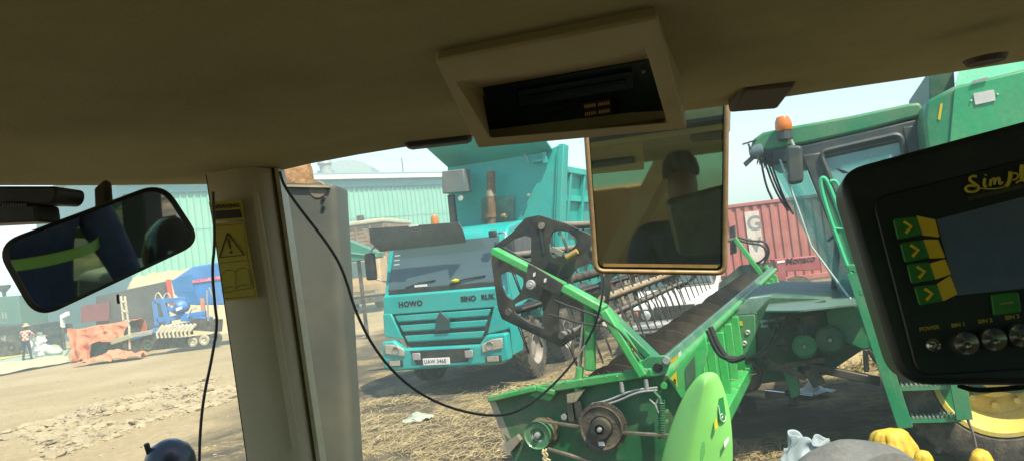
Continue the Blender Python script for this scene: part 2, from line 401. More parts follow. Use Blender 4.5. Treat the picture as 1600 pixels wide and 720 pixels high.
bm = bmesh.new()
P = [gnd(*p) for p in ((-10,678),(120,640),(250,606),(375,582),(385,618),(250,655),(90,712),(-10,745))]
def stone(bm, x, y, r, flat=.34, z=None):
    mtx = Matrix.Translation((x, y, (gh(x, y) if z is None else z)+r*flat*.3)) @ Matrix.Rotation(random.random()*6.28, 4, 'Z') @ Matrix.Rotation(random.uniform(-.35, .35), 4, 'X') @ Matrix.Diagonal((r, r*random.uniform(.6, 1), r*flat*random.uniform(.7, 1.3), 1))
    g = bmesh.ops.create_icosphere(bm, subdivisions=2 if r > .09 else 1, radius=1, matrix=mtx)
    for v in g['verts']:
        v.co += Vector([random.uniform(-.14, .14)*r for _ in range(3)])
for x, y in scatter(P, 2000):
    if mnoise.noise(Vector((x*.6, y*.6, 2))) < -.25: continue
    stone(bm, x, y, random.choice((.03, .04, .04, .05, .06, .08, .1, .15))*random.uniform(.7, 1.3))
for k in range(160):
    p = gnd(random.uniform(0, 540), random.uniform(590, 730)); stone(bm, p.x, p.y, random.uniform(.015, .05))
me = bpy.data.meshes.new('rubble_strip'); bm.to_mesh(me); bm.free(); me.materials.append(mat('pale_stone', (.36, .295, .18), .9, 0, .3, 1.2, (.30, .24, .14), .75, 4, bump=.4, bscale=18))
o = bpy.data.objects.new('rubble', me); col.objects.link(o); tag(o, 'strip of pale broken stones along the dusty track', 'rubble', kind='stuff')

bm = bmesh.new()
fol = mat('far_leaves', (.07, .14, .03), .8, 0, .5, .4)
for k in range(9000):
    t = random.random(); x = -95+t*75; y = random.uniform(74, 84)+t*4; hh = 3.2+2.2*mnoise.noise(Vector((x*.12, 2, 0)))+.9*mnoise.noise(Vector((x*.6, 4, 0)))
    z = random.random()**.7*max(.6, hh); s = random.uniform(.15, .4); c = Vector((x, y, z))
    d1 = Vector((random.gauss(0,1), random.gauss(0,1), random.gauss(0,1))).normalized()*s; d2 = d1.cross(Vector((random.gauss(0,1), random.gauss(0,1), 1))).normalized()*s*.6
    bm.faces.new([bm.verts.new(q) for q in (c-d1, c+d2, c+d1, c-d2)])
me = bpy.data.meshes.new('vegetation'); bm.to_mesh(me); bm.free(); me.materials.append(fol)
o = bpy.data.objects.new('vegetation', me); col.objects.link(o); tag(o, 'green scrub along the far edge of the yard', 'vegetation', kind='stuff')

# ================================================================== SHED (corrugated, wall running away to the right)
def corrug(mb, p0, p1, z0, z1, pitch, depth, nrm):
    p0, p1 = Vector(p0), Vector(p1); L = (p1-p0).length; d = (p1-p0)/L; n_ = int(L/pitch); nrm = Vector(nrm)
    prof = [(0,0),(.30,0),(.42,1),(.58,1),(.70,0)]
    prev = None
    for i in range(n_):
        for u, h in prof:
            q = p0+d*((i+u)*pitch)+nrm*(h*depth); a = mb.bm.verts.new((q.x, q.y, z0)); b_ = mb.bm.verts.new((q.x, q.y, z1))
            if prev: mb._f([prev[0], a, b_, prev[1]])
            prev = (a, b_)
shed = thing('shed', 'large pale green corrugated metal shed with white gutter behind the yard', 'shed')
sc0 = Vector((-23.2, 46.5, 0)); sd = Vector((.7071, .7071, 0)); sn = Vector((-.7071, .7071, 0)); EZ = 9.45
shw = mat('shed_sheet', (.22, .50, .38), .5, .1, .07, .3, (.33, .45, .36), .4, .6)
shg = mat('shed_gable_sheet', (.16, .36, .40), .55, .1, .1, .3, DUST, .2, .5)
mb = MB(); corrug(mb, sc0, sc0+sd*62, 6.4, EZ-.6, .45, .09, -sn); corrug(mb, sc0-sn*-.03, sc0+sd*62-sn*-.03, 2.0, 6.5, .45, .09, -sn); mb.build('long_wall', shw, shed, recalc=False)
mb = MB(); p = sc0; q = sc0+sd*62
mb.hull8([p+sn*.15, q+sn*.15, q+sn*.3, p+sn*.3]+[v+Vector((0,0,EZ)) for v in (p+sn*.15, q+sn*.15, q+sn*.3, p+sn*.3)]); mb.build('inner_wall', shg, shed)
mb = MB(); mb.beam(p-sd*.4-sn*.12+Vector((0,0,EZ-.35)), q-sn*.12+Vector((0,0,EZ-.35)), .16, .62); mb.build('eave_flashing', mat('eave_teal', (.14,.34,.36), .5, .1, .1), shed)
mb = MB(); mb.beam(p-sd*.6-sn*.45+Vector((0,0,EZ+.06)), q-sn*.45+Vector((0,0,EZ+.06)), .36, .32); mb.build('gutter', whitep, shed, bevel=.04)
rb = 10.0; RZ = 11.35
mb = MB(); a0, a1 = p-sd*.6-sn*.5+Vector((0,0,EZ+.24)), q-sn*.5+Vector((0,0,EZ+.24)); b0, b1 = p-sd*.6+sn*rb+Vector((0,0,RZ)), q+sn*rb+Vector((0,0,RZ)); t = Vector((0,0,.12))
mb.hull8([a0, a1, b1, b0, a0+t, a1+t, b1+t, b0+t])
c0_, c1_ = p-sd*.6+sn*(2*rb)+Vector((0,0,EZ+.2)), q+sn*(2*rb)+Vector((0,0,EZ+.2)); mb.hull8([b0, b1, c1_, c0_, b0+t, b1+t, c1_+t, c0_+t])
mb.build('roof', mat('shed_roof', (.24,.37,.37), .5, .3, .12, .4, (.32,.34,.3), .5, .5), shed)
mb = MB(); ge = p+sn*(2*rb)
mb.prism([p, ge, ge+Vector((0,0,EZ)), p+sn*rb+Vector((0,0,RZ-.1)), p+Vector((0,0,EZ))], sd*.15); mb.build('gable_wall', shg, shed)
vp = p+sd*20.2+sn*(rb-.4); vent = MB(); vent.lathe([(.75,0),(.75,.35),(.5,.4),(.5,.8),(.66,.95),(.6,1.25),(.25,1.5),(0,1.55)], (vp.x, vp.y, RZ-.1), (0,0,1), 16); vent.build('roof_vent', galv, shed, smooth=True)
vp = p+sd*29+sn*rb; mb = MB(); mb.cyl((vp.x,vp.y,RZ), (vp.x,vp.y,RZ+1.5), .05); mb.build('roof_rod', grime, shed)
s2 = thing('distant_roof', 'low pale curved roof rising behind the shed ridge', 'roof')
mb = MB(); pp = [at(505,256,95), at(530,251,95), at(550,249,95), at(568,254,95), at(580,260,95), at(580,300,95), at(505,300,95)]
mb.prism(pp, Vector((0, 30, 0))); mb.build('roof_shell', mat('hump_roof', (.40,.47,.44), .6, .1, .1), s2)
mb = MB(); mb.prism([Vector((v.x, v.y+.5, z)) for v, z in ((pp[0], 0), (pp[4], 0), (pp[4], pp[5].z), (pp[0], pp[6].z))], Vector((0, 29, 0))); mb.build('wall', shg, s2)

# ================================================================== RED CONTAINER
q = at(1122, 440, 24)
ct = thing('shipping_container', 'faded red corrugated shipping container with a white lettered panel', 'container', loc=(q.x, 24, 0), rz=-1)
cred = mat('container_red', (.40, .115, .095), .6, 0, .16, 1.0, (.46,.26,.2), .5, 1.4)
L, CW, Z0, Z1 = 6.06, 2.44, .43, 3.0
mb = MB(); prof = [(0,0),(.22,0),(.38,1),(.62,1),(.78,0)]
for yy, sg in ((0, 1), (CW, -1)):
    prev = None
    for i in range(22):
        for u, h in prof:
            x = .1+(i+u)*.266; a = mb.bm.verts.new((x, yy+sg*.045*h, Z0+.12)); b_ = mb.bm.verts.new((x, yy+sg*.045*h, Z1-.08))
            if prev: mb._f([prev[0], a, b_, prev[1]])
            prev = (a, b_)
mb.build('side_panel', cred, ct, recalc=False)
mb = MB()
for yy in (0, CW): mb.box(0, L, yy-.03, yy+.06, Z0, Z0+.14); mb.box(0, L, yy-.03, yy+.06, Z1-.1, Z1)
for xx in (0, L-.12):
    for yy in (-.035, CW-.085): mb.box(xx, xx+.12, yy, yy+.13, Z0-.01, Z1+.01)
mb.box(.02, L-.02, .07, CW-.06, Z0+.02, Z0+.10); mb.box(.02, L-.02, .05, CW-.05, Z1-.04, Z1-.012); mb.box(.02, .06, .06, CW, Z0+.1, Z1-.05); mb.box(L-.06, L-.02, .06, CW, Z0+.1, Z1-.05)
mb.build('frame', cred, ct, bevel=.008)
cf = Frame(q.x, 24, -1)
f = cf.on(1, -.004)
mb = MB(); P4 = [f(1163,332), f(1184,328), f(1193,412), f(1174,416)]; x0, x1 = P4[0].x-.02, P4[1].x+.02
pan = mat('white_panel_paint', (.62,.56,.48), .6, 0, .12, 2, (.45,.22,.18), .5, 3)
mb.box(x0+.02, x1+.0, -.008, -.003, 1.1, 2.72); mb.build('lettered_panel', pan, ct)
gr = mat('letter_grey', (.22,.24,.22), .6, 0, .1, 4)
for ch, zz in (('G', 2.14), ('V', 1.47)): text('letter', ch, gr, ct, (x0+.05, -.012, zz), (1,0,0), (0,0,1), .62, .003, bold=.012)
for xx in (.2, L-.4):
    for yy in (.1, CW-.4): mb = MB(); mb.box(xx, xx+.4, yy, yy+.3, -.1, Z0-.012); mb.build('support_block', mat('concrete', (.35,.33,.29), .9, 0, .2, 3), ct)
# red implement in front of it
q = at(1245, 436, 20.5)
ri = thing('seed_cart', 'small red farm cart with big dusty tyres before the red container', 'cart', loc=(q.x, 20.5, 0), rz=-4)
rf = Frame(q.x, 20.5, -4); f = rf.on(1, 0)
redp = mat('cart_red', (.36, .06, .075), .5, 0, .12, 1.5, DUST, .3, 2)
a, b_, c_, d_ = f(1210,405), f(1278,399), f(1283,421), f(1215,424)
mb = MB(); mb.prism([a, b_, c_, d_], (0, .5, 0)); mb.build('hopper', redp, ri, bevel=.015)
mb = MB(); mb.prism([f(1210,424), f(1227,423), f(1230,446), f(1214,448)], (0, .4, 0)); mb.build('side_skirt', redp, ri, bevel=.01)
text('lettering', 'Monaco', ink, ri, f(1227,413)+Vector((0,-.012,0)), f(1258,406)-f(1227,410), (0,0,1), .24, .004, shear=.25, bold=.002)
mb = MB(); u = f(1214,409); mb.box(u.x, u.x+.2, -.015, -.003, u.z-.03, u.z+.03); mb.build('sticker', white, ri)
def wheel_parts(parent, c, r, w_, axis, rimc, tyre_m=rubber, rim_r=.58, lug=True, seg=40, bolts=8, dish=.35, hubr=.2):
    """tyre part (> rim sub-part) centred at c; axis points outward."""
    c = Vector(c); ax = Vector(axis).normalized(); rr = r*rim_r
    mb = MB(); h = w_/2
    mb.lathe([(rr,-h*.8),(rr*1.05,-h*.95),(r*.85,-h*1.02),(r*.96,-h*.9),(r,-h*.5),(r,h*.5),(r*.96,h*.9),(r*.85,h*1.02),(rr*1.05,h*.95),(rr,h*.8),(rr,-h*.8)], c, ax, seg)
    if lug:
        a = ax.cross(Vector((0,0,1))).normalized(); b2 = ax.cross(a)
        nl = 26
        for i in range(nl):
            for sg in (-1, 1):
                t = 2*math.pi*(i+(.5 if sg > 0 else 0))/nl; dr = a*math.cos(t)+b2*math.sin(t); t2 = t+.16; dr2 = a*math.cos(t2)+b2*math.sin(t2)
                mb.beam(c+dr2*(r*1.0)+ax*sg*h*.05, c+dr*(r*.985)+ax*sg*h*.92, r*.06, r*.055, dr)
    ty = mb.build('tyre', tyre_m, parent, smooth=True)
    mb = MB(); mb.lathe([(rr*1.02,h*.78),(rr*1.0,h*.92),(rr*.93,h*.92),(rr*.88,h*.6),(rr*.80,h*.3),(rr*.72,h*dish),(rr*hubr*2.1,h*dish*.8),(rr*hubr*2.0,h*(dish+.12)),(rr*hubr*1.8,h*(dish+.3)),(rr*hubr,h*(dish+.35)),(0,h*(dish+.35))], c, ax, seg)
    a = ax.cross(Vector((0,0,1))).normalized(); b2 = ax.cross(a)
    for i in range(bolts):
        t = 2*math.pi*i/bolts+.2; p = c+(a*math.cos(t)+b2*math.sin(t))*rr*.56+ax*h*dish*.75; mb.cyl(p, p+ax*h*.25, rr*.055, seg=6)
    mb.build('rim', rimc, ty, smooth=True); return ty
for xx, r_ in ((1241, .42), (1212, .40)):
    u = f(xx, 438); wheel_parts(ri, (u.x, -.28 if xx > 1220 else -.6, r_), r_, .3, (0,-1,0), mat('cart_rim', (.32,.27,.22), .6, 0, .15, 3, DUST, .4), seg=24, lug=False)
mb = MB(); mb.box(f(1214,440).x, f(1282,440).x, -.1, .02, .30, .42); mb.build('axle_beam', grime, ri)
pl = thing('timber_beam', 'pale yellow wooden beam lying in front of the red container', 'beam')
q = at(1268, 441, 19.6); mb = MB(); mb.box(q.x-.30, q.x+.42, 19.5, 19.75, .40, .58); mb.build('beam_top', mat('pale_wood', (.52,.47,.22), .7, 0, .2, 5), pl, bevel=.01)
mb = MB(); mb.box(q.x-.25, q.x+.36, 19.52, 19.73, -.1, .39); mb.build('beam_block', mat('dark_block', (.10,.085,.065), .9, 0, .3, 3), pl)

# ================================================================== TIPPER TRUCK
TF = Frame(-1.42, 13.75, -22, 0, 1.2)
tr = thing('tipper_truck', 'teal tipper truck with grey sun visor and raised teal body', 'truck', TF)
f0 = TF.on(1, 0.0); fs = TF.on(0, 1.25)
HW = 1.24
def side_prism(mb, prof, x0, x1):  # prof (y,z)
    mb.prism([Vector((x0, y, z)) for y, z in prof], (x1-x0, 0, 0)); return mb
# cab shell
cabp = [(.0,1.05),(.0,1.30),(-.03,1.78),(.06,1.84),(.38,2.72),(.52,2.84),(1.0,2.93),(2.05,2.96),(2.12,2.9),(2.12,1.2),(1.75,1.05),(1.70,1.15),(1.5,1.38),(1.15,1.45),(.80,1.38),(.6,1.15),(.55,1.05)]
shell = MB(); side_prism(shell, cabp, -HW+.02, HW-.02)
cab = shell.build('cab', teal, tr, bevel=.045, seg=3)
mb = MB(); mb.prism([Vector((x, y, z)) for x, y, z in ((-1.13,.075,1.90),(1.13,.075,1.90),(1.08,.352,2.68),(-1.08,.352,2.68))], (0,-.012,.004)); mb.build('windscreen', glass_truck, cab)
# lit interior bits behind glass: dashboard and seats are dark
mb = MB(); mb.box(-1.1, 1.1, .02, .06, 1.80, 1.90); mb.build('wiper_cowl', black, cab, bevel=.01)
for x0_, x1_ in ((-.75, -.15), (.15, .85)):
    mb = MB(); mb.tube([(x0_, .045, 1.92), (x0_+.3, .06, 1.985), (x1_, .085, 2.01)], .013, 6); mb.build('wiper', ink, cab)
mb = MB(); mb.box(-.55, -.3, .03, .055, 1.915, 1.955); mb.build('dash_papers', white, cab)
mb = MB(); mb.lathe([(0,0),(.07,.02),(.08,.05),(0,.08)], (.28,.045,1.93), (0,0,1), 12); mb.build('yellow_toy', decal_y, cab, smooth=True)
for dz, hh in ((2.5,.06),(2.42,.05),(2.34,.06)):
    y_ = .06+(dz-1.84)*.364; mb = MB(); mb.box(-1.05, -.93, y_-.022, y_-.008, dz-hh/2, dz+hh/2); mb.build('windscreen_sticker', mat('pale_sticker',(.5,.62,.58),.5), cab)
# sun visor
mb = MB(); mb.prism([Vector((x, y, z)) for x, y, z in ((-1.22,.08,2.62),(.56,.08,2.62),(1.02,-.13,2.82),(.92,.16,2.99),(-1.18,.16,3.02),(-1.30,-.16,2.98))][:2]+[Vector((.62,-.14,2.84)), Vector((.50,-.02,2.98)), Vector((-1.32,-.05,3.06)), Vector((-1.26,-.14,2.80))], (0,-.03,.01)); mb.build('sun_visor', mat('visor_grey', (.10,.115,.115), .55, 0, .15, 2, DUST, .25), cab, bevel=.008)
mb = MB(); mb.box(-.42, -.24, -.19, -.16, 3.0, 3.03); mb.build('marker_lamp', white, cab)
# front face: bonnet panel, grille slats, bumper
mb = MB(); mb.prism([Vector((x,-.035,z)) for x, z in ((-1.2,1.46),(1.2,1.46),(1.16,1.79),(-1.16,1.79))], (0,-.03,0)); mb.build('bonnet_panel', teal, cab, bevel=.015)
mb = MB(); mb.prism([Vector((x,-.005,z)) for x, z in ((-1.02,1.50),(1.02,1.50),(.80,.86),(-.80,.86))], (0,-.012,0)); mb.build('grille_recess', black, cab)
for z0_, w0 in ((1.30,.90),(1.12,.82),(.93,.74)):
    mb = MB(); mb.prism([Vector((x,y,z)) for x, y, z in ((-w0,-.03,z0_),(w0,-.03,z0_),(w0+.06,-.03,z0_+.12),(-w0-.06,-.03,z0_+.12))], (0,-.055,.02)); mb.build('grille_slat', teal, cab, bevel=.018)
for sg in (-1, 1):
    mb = MB(); mb.prism([Vector((sg*x,-.02,z)) for x, z in ((1.03,1.48),(1.21,1.48),(1.22,1.06),(.84,1.0))], (0,-.06,0)); mb.build('corner_panel', teal, cab, bevel=.02)
mb = MB(); mb.prism([Vector((x,-.10,z)) for x, z in ((-.14,1.12),(.14,1.12),(.17,1.3),(.05,1.40),(.0,1.47),(-.09,1.34))], (0,-.02,0)); mb.build('radiator_badge', mat('badge_dark', (.02,.05,.05), .4), cab, bevel=.006)
text('lettering', 'HOWO', ink, cab, (-.86,-.068,1.585), (1,0,0), (0,0,1), .135, .003, bold=.006, space=1.15)
text('lettering', 'SINO', ink, cab, (.40,-.068,1.60), (1,0,0), (0,0,1), .125, .003, bold=.006, space=1.05)
text('lettering', 'RUK', ink, cab, (.80,-.068,1.605), (1,0,0), (0,0,1), .125, .003, bold=.006, space=1.05)
# bumper
mb = MB(); mb.prism([Vector((x,.02,z)) for x, z in ((-1.24,.98),(-.98,1.0),(-.82,.84),(.72,.84),(.86,1.0),(1.24,1.02),(1.25,.56),(1.12,.50),(-.50,.46),(-1.10,.44),(-1.25,.52))], (0,-.20,0)); bump = mb.build('bumper', teal, tr, bevel=.04, seg=3)
mb = MB(); mb.prism([Vector((x,-.165,z)) for x, z in ((-.66,.80),(.55,.80),(.48,.56),(-.55,.54))], (0,-.022,0)); mb.build('bumper_recess', black, bump, bevel=.01)
for sg in (-1, 1):
    mb = MB(); mb.prism([Vector((sg*x,-.17,z)) for x, z in ((.76,.70),(1.16,.76),(1.17,.94),(.98,.93),(.78,.85))], (0,-.035,0)); hl = mb.build('headlight', lens, bump, bevel=.02)
    mb = MB(); mb.lathe([(0,0),(.05,.0),(.07,.012),(.065,.0)], (sg*.93,-.207,.82), (0,-1,0), 16); mb.build('bulb_reflector', steel, hl, smooth=True)
    mb = MB(); mb.box(sg*.97-.15, sg*.97+.15, -.195, -.17, .53, .65); fl = mb.build('fog_lamp_housing', black, bump, bevel=.01)
    mb = MB(); mb.box(sg*.97-.12, sg*.97+.10, -.21, -.196, .545, .64); mb.build('fog_lamp', lens, fl, bevel=.012)
    mb = MB(); mb.box(sg*.52-.08, sg*.52+.08, -.215, -.19, .63, .76); mb.build('tow_bracket', galv, bump, bevel=.02)
mb = MB(); mb.box(-.39, .14, -.222, -.202, .535, .655); np = mb.build('number_plate', white, tr, bevel=.004)
text('lettering', 'UAW 346E', ink, np, (-.365,-.2235,.567), (1,0,0), (0,0,1), .090, .001, bold=.001, space=1.06)
# door, side window, mirrors
mb = MB(); mb.prism([Vector((HW-.025, y, z)) for y, z in ((.30,1.50),(.22,1.86),(.55,2.72),(1.62,2.76),(1.66,1.50))], (.02,0,0)); dr = mb.build('door', teal, cab, bevel=.01)
mb = MB(); mb.prism([Vector((HW-.003, y, z)) for y, z in ((.40,1.98),(.66,2.62),(1.50,2.66),(1.50,1.98))], (.008,0,0)); mb.build('side_window', glass_truck, dr)
mb = MB(); mb.box(HW, HW+.03, 1.3, 1.5, 1.72, 1.78); mb.build('handle', black, dr, bevel=.008)
mb = MB(); mb.prism([Vector((HW-.03, y, z)) for y, z in ((.1,1.62),(.55,1.10),(.55,.62),(.05,.60))], (.03,0,0)); mb.build('step_panel', teal, tr, bevel=.01)
for sg in (-1, 1):
    mb = MB(); mb.tube([(sg*1.1,.25,2.72),(sg*1.32,.02,2.74),(sg*1.40,-.02,2.6)], .018, 8, 2); arm = mb.build('mirror_arm', galv, cab); mb = MB(); mb.tube([(sg*1.18,.15,2.05),(sg*1.38,-.02,2.15)], .015, 8); mb.build('mirror_stay', galv, cab)
    mb = MB(); mb.box(sg*1.40-.10, sg*1.40+.10, -.08, .04, 2.12, 2.62); mb.build('mirror_housing', black, arm, bevel=.04, seg=3)
mb = MB(); mb.box(1.0, 1.14, .05, .13, 2.66, 2.78); mb.build('corner_mirror', black, cab, bevel=.02)
# roof beacon
mb = MB(); mb.cyl((-.78,1.5,2.95),(-.78,1.5,3.05),.07); bc = mb.build('beacon_base', teal, cab)
mb = MB(); mb.lathe([(.075,0),(.08,.06),(.075,.15),(.05,.2),(0,.21)], (-.78,1.5,3.05), (0,0,1), 16); mb.build('beacon_lens', orange, bc, smooth=True)
# chassis
mb = MB()
for x in (-.42, .42): mb.box(x-.05, x+.05, .5, 8.6, .85, 1.1)
for y in (1.2, 2.4, 4.2, 5.6, 7.6): mb.box(-.38, .38, y-.06, y+.06, .88, 1.05)
mb.box(-.9, .9, .25, .5, .5, .8)
mb.build('chassis', grime, tr)
mb = MB(); mb.box(-.95, 1.05, 1.98, 2.4, 1.1, 2.3); mb.build('engine_housing', mat('engine_grey', (.14,.13,.11), .7, .2, .3, 3, DUST, .4), tr, bevel=.04)
for y in (1.30, 3.12, 6.1, 7.45):
    mb = MB(); mb.cyl((-1.0,y,.53),(1.0,y,.53),.075); mb.build('axle', grime, tr)
    for sg in (-1, 1): wheel_parts(tr, (sg*1.07,y,.535), .535, .32, (sg,0,0), mat('truck_rim', (.33,.31,.27), .65, .1, .2, 5, (.2,.15,.1), .6, 4), rim_r=.56, seg=36, bolts=10, dish=.15, hubr=.26)
for sg in (-1, 1):
    mb = MB(); mb.prism([Vector((sg*1.22, y, z)) for y, z in ((2.45,.75),(2.45,1.15),(2.8,1.28),(3.4,1.28),(3.75,1.15),(3.75,.8),(3.65,.8),(3.6,1.08),(3.3,1.2),(2.9,1.2),(2.6,1.08),(2.55,.75))], (-sg*.3,0,0)); mb.build('mudguard', black, tr, bevel=.01)
mb = MB(); mb.cyl((1.0,4.1,.85),(1.0,5.2,.85),.27, seg=24); mb.build('fuel_tank', grime, tr, smooth=True)
mb = MB(); mb.cyl((1.02,4.0,1.32),(1.02,5.4,1.32),.20, seg=24); mb.build('air_tank', blackp, tr, smooth=True)
# tipper body
ty = 2.62; ft = TF.on(1, ty); k = mb
body = MB()
A = [ft(699,262), ft(862,232), ft(878,225), ft(864,420), ft(706,430)]
body.prism(A, (0,.10,0)); tb = body.build('tipper_body', teal2, tr, bevel=.012)
TLx, TRx = A[0].x, A[2].x
lip = [ft(682,233), ft(858,219), ft(866,236), ft(700,262)]
mb = MB(); top0, top1 = ft(680,230), ft(858,214)
mb.hull8([lip[3]+Vector((0,-.02,0)), lip[2]+Vector((-.03,-.02,0)), lip[2]+Vector((-.03,.06,0)), lip[3]+Vector((0,.06,0)), top0+Vector((-.05,-.75,.12)), top1+Vector((.0,-.75,.12)), top1+Vector((0,-.70,.2)), top0+Vector((-.05,-.70,.2))]); mb.build('cab_guard', teal2, tb, bevel=.01)
pz = A[2].z; bz = 1.35; xr0 = A[2].x; xr1 = A[3].x
post = MB(); post.hull8([(xr1-.07,ty-.03,bz),(xr1+.05,ty-.03,bz),(xr1+.05,ty+.3,bz),(xr1-.07,ty+.3,bz),(xr0-.07,ty-.03,pz),(xr0+.05,ty-.03,pz),(xr0+.05,ty+.3,pz-.02),(xr0-.07,ty+.3,pz-.02)]); post.build('corner_post', teal2, tb, bevel=.015)
mb = MB(); mb.hull8([(xr1-.10,ty-.045,bz),(xr1-.085,ty-.045,bz),(xr1-.085,ty,bz),(xr1-.10,ty,bz),(xr0-.10,ty-.045,pz-.1),(xr0-.085,ty-.045,pz-.1),(xr0-.085,ty,pz-.1),(xr0-.10,ty,pz-.1)]); mb.build('front_rib', teal2, tb)
sz = 3.93; lean = (xr0-xr1)/(pz-A[3].z)
def sx(z): return xr1+(z-A[3].z)*lean
YL = 8.6
mb = MB(); mb.hull8([(sx(bz)-.06,ty+.1,bz),(sx(bz)-.02,ty+.1,bz),(sx(bz)-.02,YL,bz),(sx(bz)-.06,YL,bz),(sx(sz)-.06,ty+.1,sz),(sx(sz)-.02,ty+.1,sz),(sx(sz)-.02,YL,sz),(sx(sz)-.06,YL,sz)]); sw = mb.build('side_wall', teal2, tb)
mb = MB(); mb.beam((sx(sz),ty+.3,sz), (sx(sz),YL,sz), .16, .14); mb.build('top_rail', teal2, tb, bevel=.015)
yk = ty+.55
for i in range(6):
    mb = MB(); mb.beam((sx(bz)+.02,yk,bz),(sx(sz)+.02,yk,sz-.06), .10, .12, (0,1,0)); mb.build('side_rib', teal2, tb, bevel=.012); yk += 1.0
for zz in (2.0, 2.75, 3.35):
    mb = MB(); mb.beam((sx(zz)+.01,ty+.3,zz),(sx(zz)+.01,YL,zz), .07, .12); mb.build('side_rail', teal2, tb, bevel=.01)
xl = A[0].x
mb = MB(); mb.hull8([(xl+.03,ty+.1,bz),(xl+.07,ty+.1,bz),(xl+.07,YL,bz),(xl+.03,YL,bz),(xl-.02,ty+.1,sz),(xl+.02,ty+.1,sz),(xl+.02,YL,sz),(xl-.02,YL,sz)]); mb.build('side_wall', teal2, tb)
mb = MB(); mb.box(xl+.05, sx(bz)-.05, ty+.12, YL, bz-.12, bz); mb.build('floor', teal2, tb)
mb = MB(); mb.prism([Vector((xl+.05,YL,bz)), Vector((sx(bz)-.05,YL,bz)), Vector((sx(sz)-.05,YL,sz)), Vector((xl,YL,sz))], (0,.06,0)); mb.build('tailgate', teal2, tb)
# dark soot patch plate, air intake box, exhaust
fe = TF.on(1, 2.30)
mb = MB(); e0, e1 = fe(764,345), fe(767,268); mb.cyl(e0-Vector((0,0,.5)), e1, .095, .092, 20); ex = mb.build('exhaust_pipe', rusty, tr, smooth=True)
mb = MB(); u = fe(767,306); mb.cyl(u-Vector((0,0,.02)), u+Vector((0,0,.10)), .10, seg=20); mb.build('pipe_label', mat('label_grey', (.33,.27,.2), .7, .2, .3, 14), ex, smooth=True)
mb = MB(); u = fe(766,338); mb.cyl(u-Vector((0,0,.03)), u+Vector((0,0,.05)), .125, seg=20); mb.build('clamp', rusty, ex, smooth=True)
mb = MB(); u = fe(787,338); mb.lathe([(.02,-.03),(.055,-.03),(.06,.0),(.05,.05),(.02,.06)], u, (1,-.3,.2), 10); mb.build('coupling', mat('brass', (.35,.27,.12), .5, .5, .3, 9), ex, smooth=True)
fb = TF.on(1, 2.56); mb = MB(); mb.prism([fb(752,310), fb(803,306), fb(803,345), fb(753,347)], (0,.04,0)); mb.build('heat_shield', mat('soot_teal', (.10,.22,.17), .7, 0, .3, 3, (.14,.11,.07), .7, 4), tb)
fi = TF.on(1, 2.0)
bx = [fi(690,268), fi(724,264), fi(727,300), fi(691,303)]
mb = MB(); mb.prism(bx, (0,.34,0)); ib = mb.build('air_intake', mat('intake_grey', (.13,.15,.145), .6, 0, .2, 3, DUST, .3), tr, bevel=.02)
mb = MB(); mb.beam(fi(700,306)+Vector((0,.15,.02)), Vector((fi(700,306).x,2.15,2.3)), .12, .12, (0,1,0)); mb.build('intake_duct', black, ib)
mb = MB(); u = fi(719,310); mb.lathe([(0,-.03),(.05,-.02),(.06,.03),(0,.04)], u+Vector((0,.05,0)), (0,-1,.2), 12); mb.build('work_lamp', lens, ib, smooth=True)
u = fb(843,250); mb = MB(); mb.box(u.x-.15, u.x+.10, 2.5, 2.6, u.z-.05, u.z+.02); mb.box(u.x+.08, u.x+.17, 2.5, 2.6, u.z-.09, u.z+.14); mb.build('hinge_bracket', teal2, tb, bevel=.01)
mb = MB(); mb.tube([fb(816,228), fb(818,240), fb(823,246), fb(826,254)], .012, 6); mb.build('hose', galv, tb)
mb = MB(); u = fb(827,305); mb.cyl(u, u-Vector((0,.06,0)), .03, seg=10); mb.build('bolt_head', galv, tb)

# ================================================================== COMBINE HARVESTER (local x = rearwards, y = away, z up)
BF = Frame(2.57, 8.0, -22.6)
cb = thing('combine_harvester', 'big green combine harvester with amber beacon, ladder and yellow wheels', 'combine', BF)
n0 = BF.on(1, 0.0)
CWD = 1.85   # cab width along y
roofp = [n0(1172,232), n0(1176,218), n0(1192,207), n0(1240,197), n0(1330,181), n0(1420,162), n0(1437,160), n0(1442,168), n0(1440,182), n0(1350,205), n0(1258,225), n0(1200,236)]
mb = MB(); mb.prism(roofp, (0, CWD, 0)); roof = mb.build('cab_roof', g_jd, cb, bevel=.05, seg=3)
und = [n0(1178,236), n0(1258,226), n0(1440,184), n0(1438,215), n0(1290,248), n0(1200,258)]
darkcab = mat('cab_frame_dark', (.025,.045,.05), .5, 0, .2, 3, DUST, .2)
mb = MB(); mb.prism([p+Vector((0,.012,0)) for p in und], (0, CWD-.024, 0)); mb.build('roof_lining', darkcab, roof, bevel=.02)
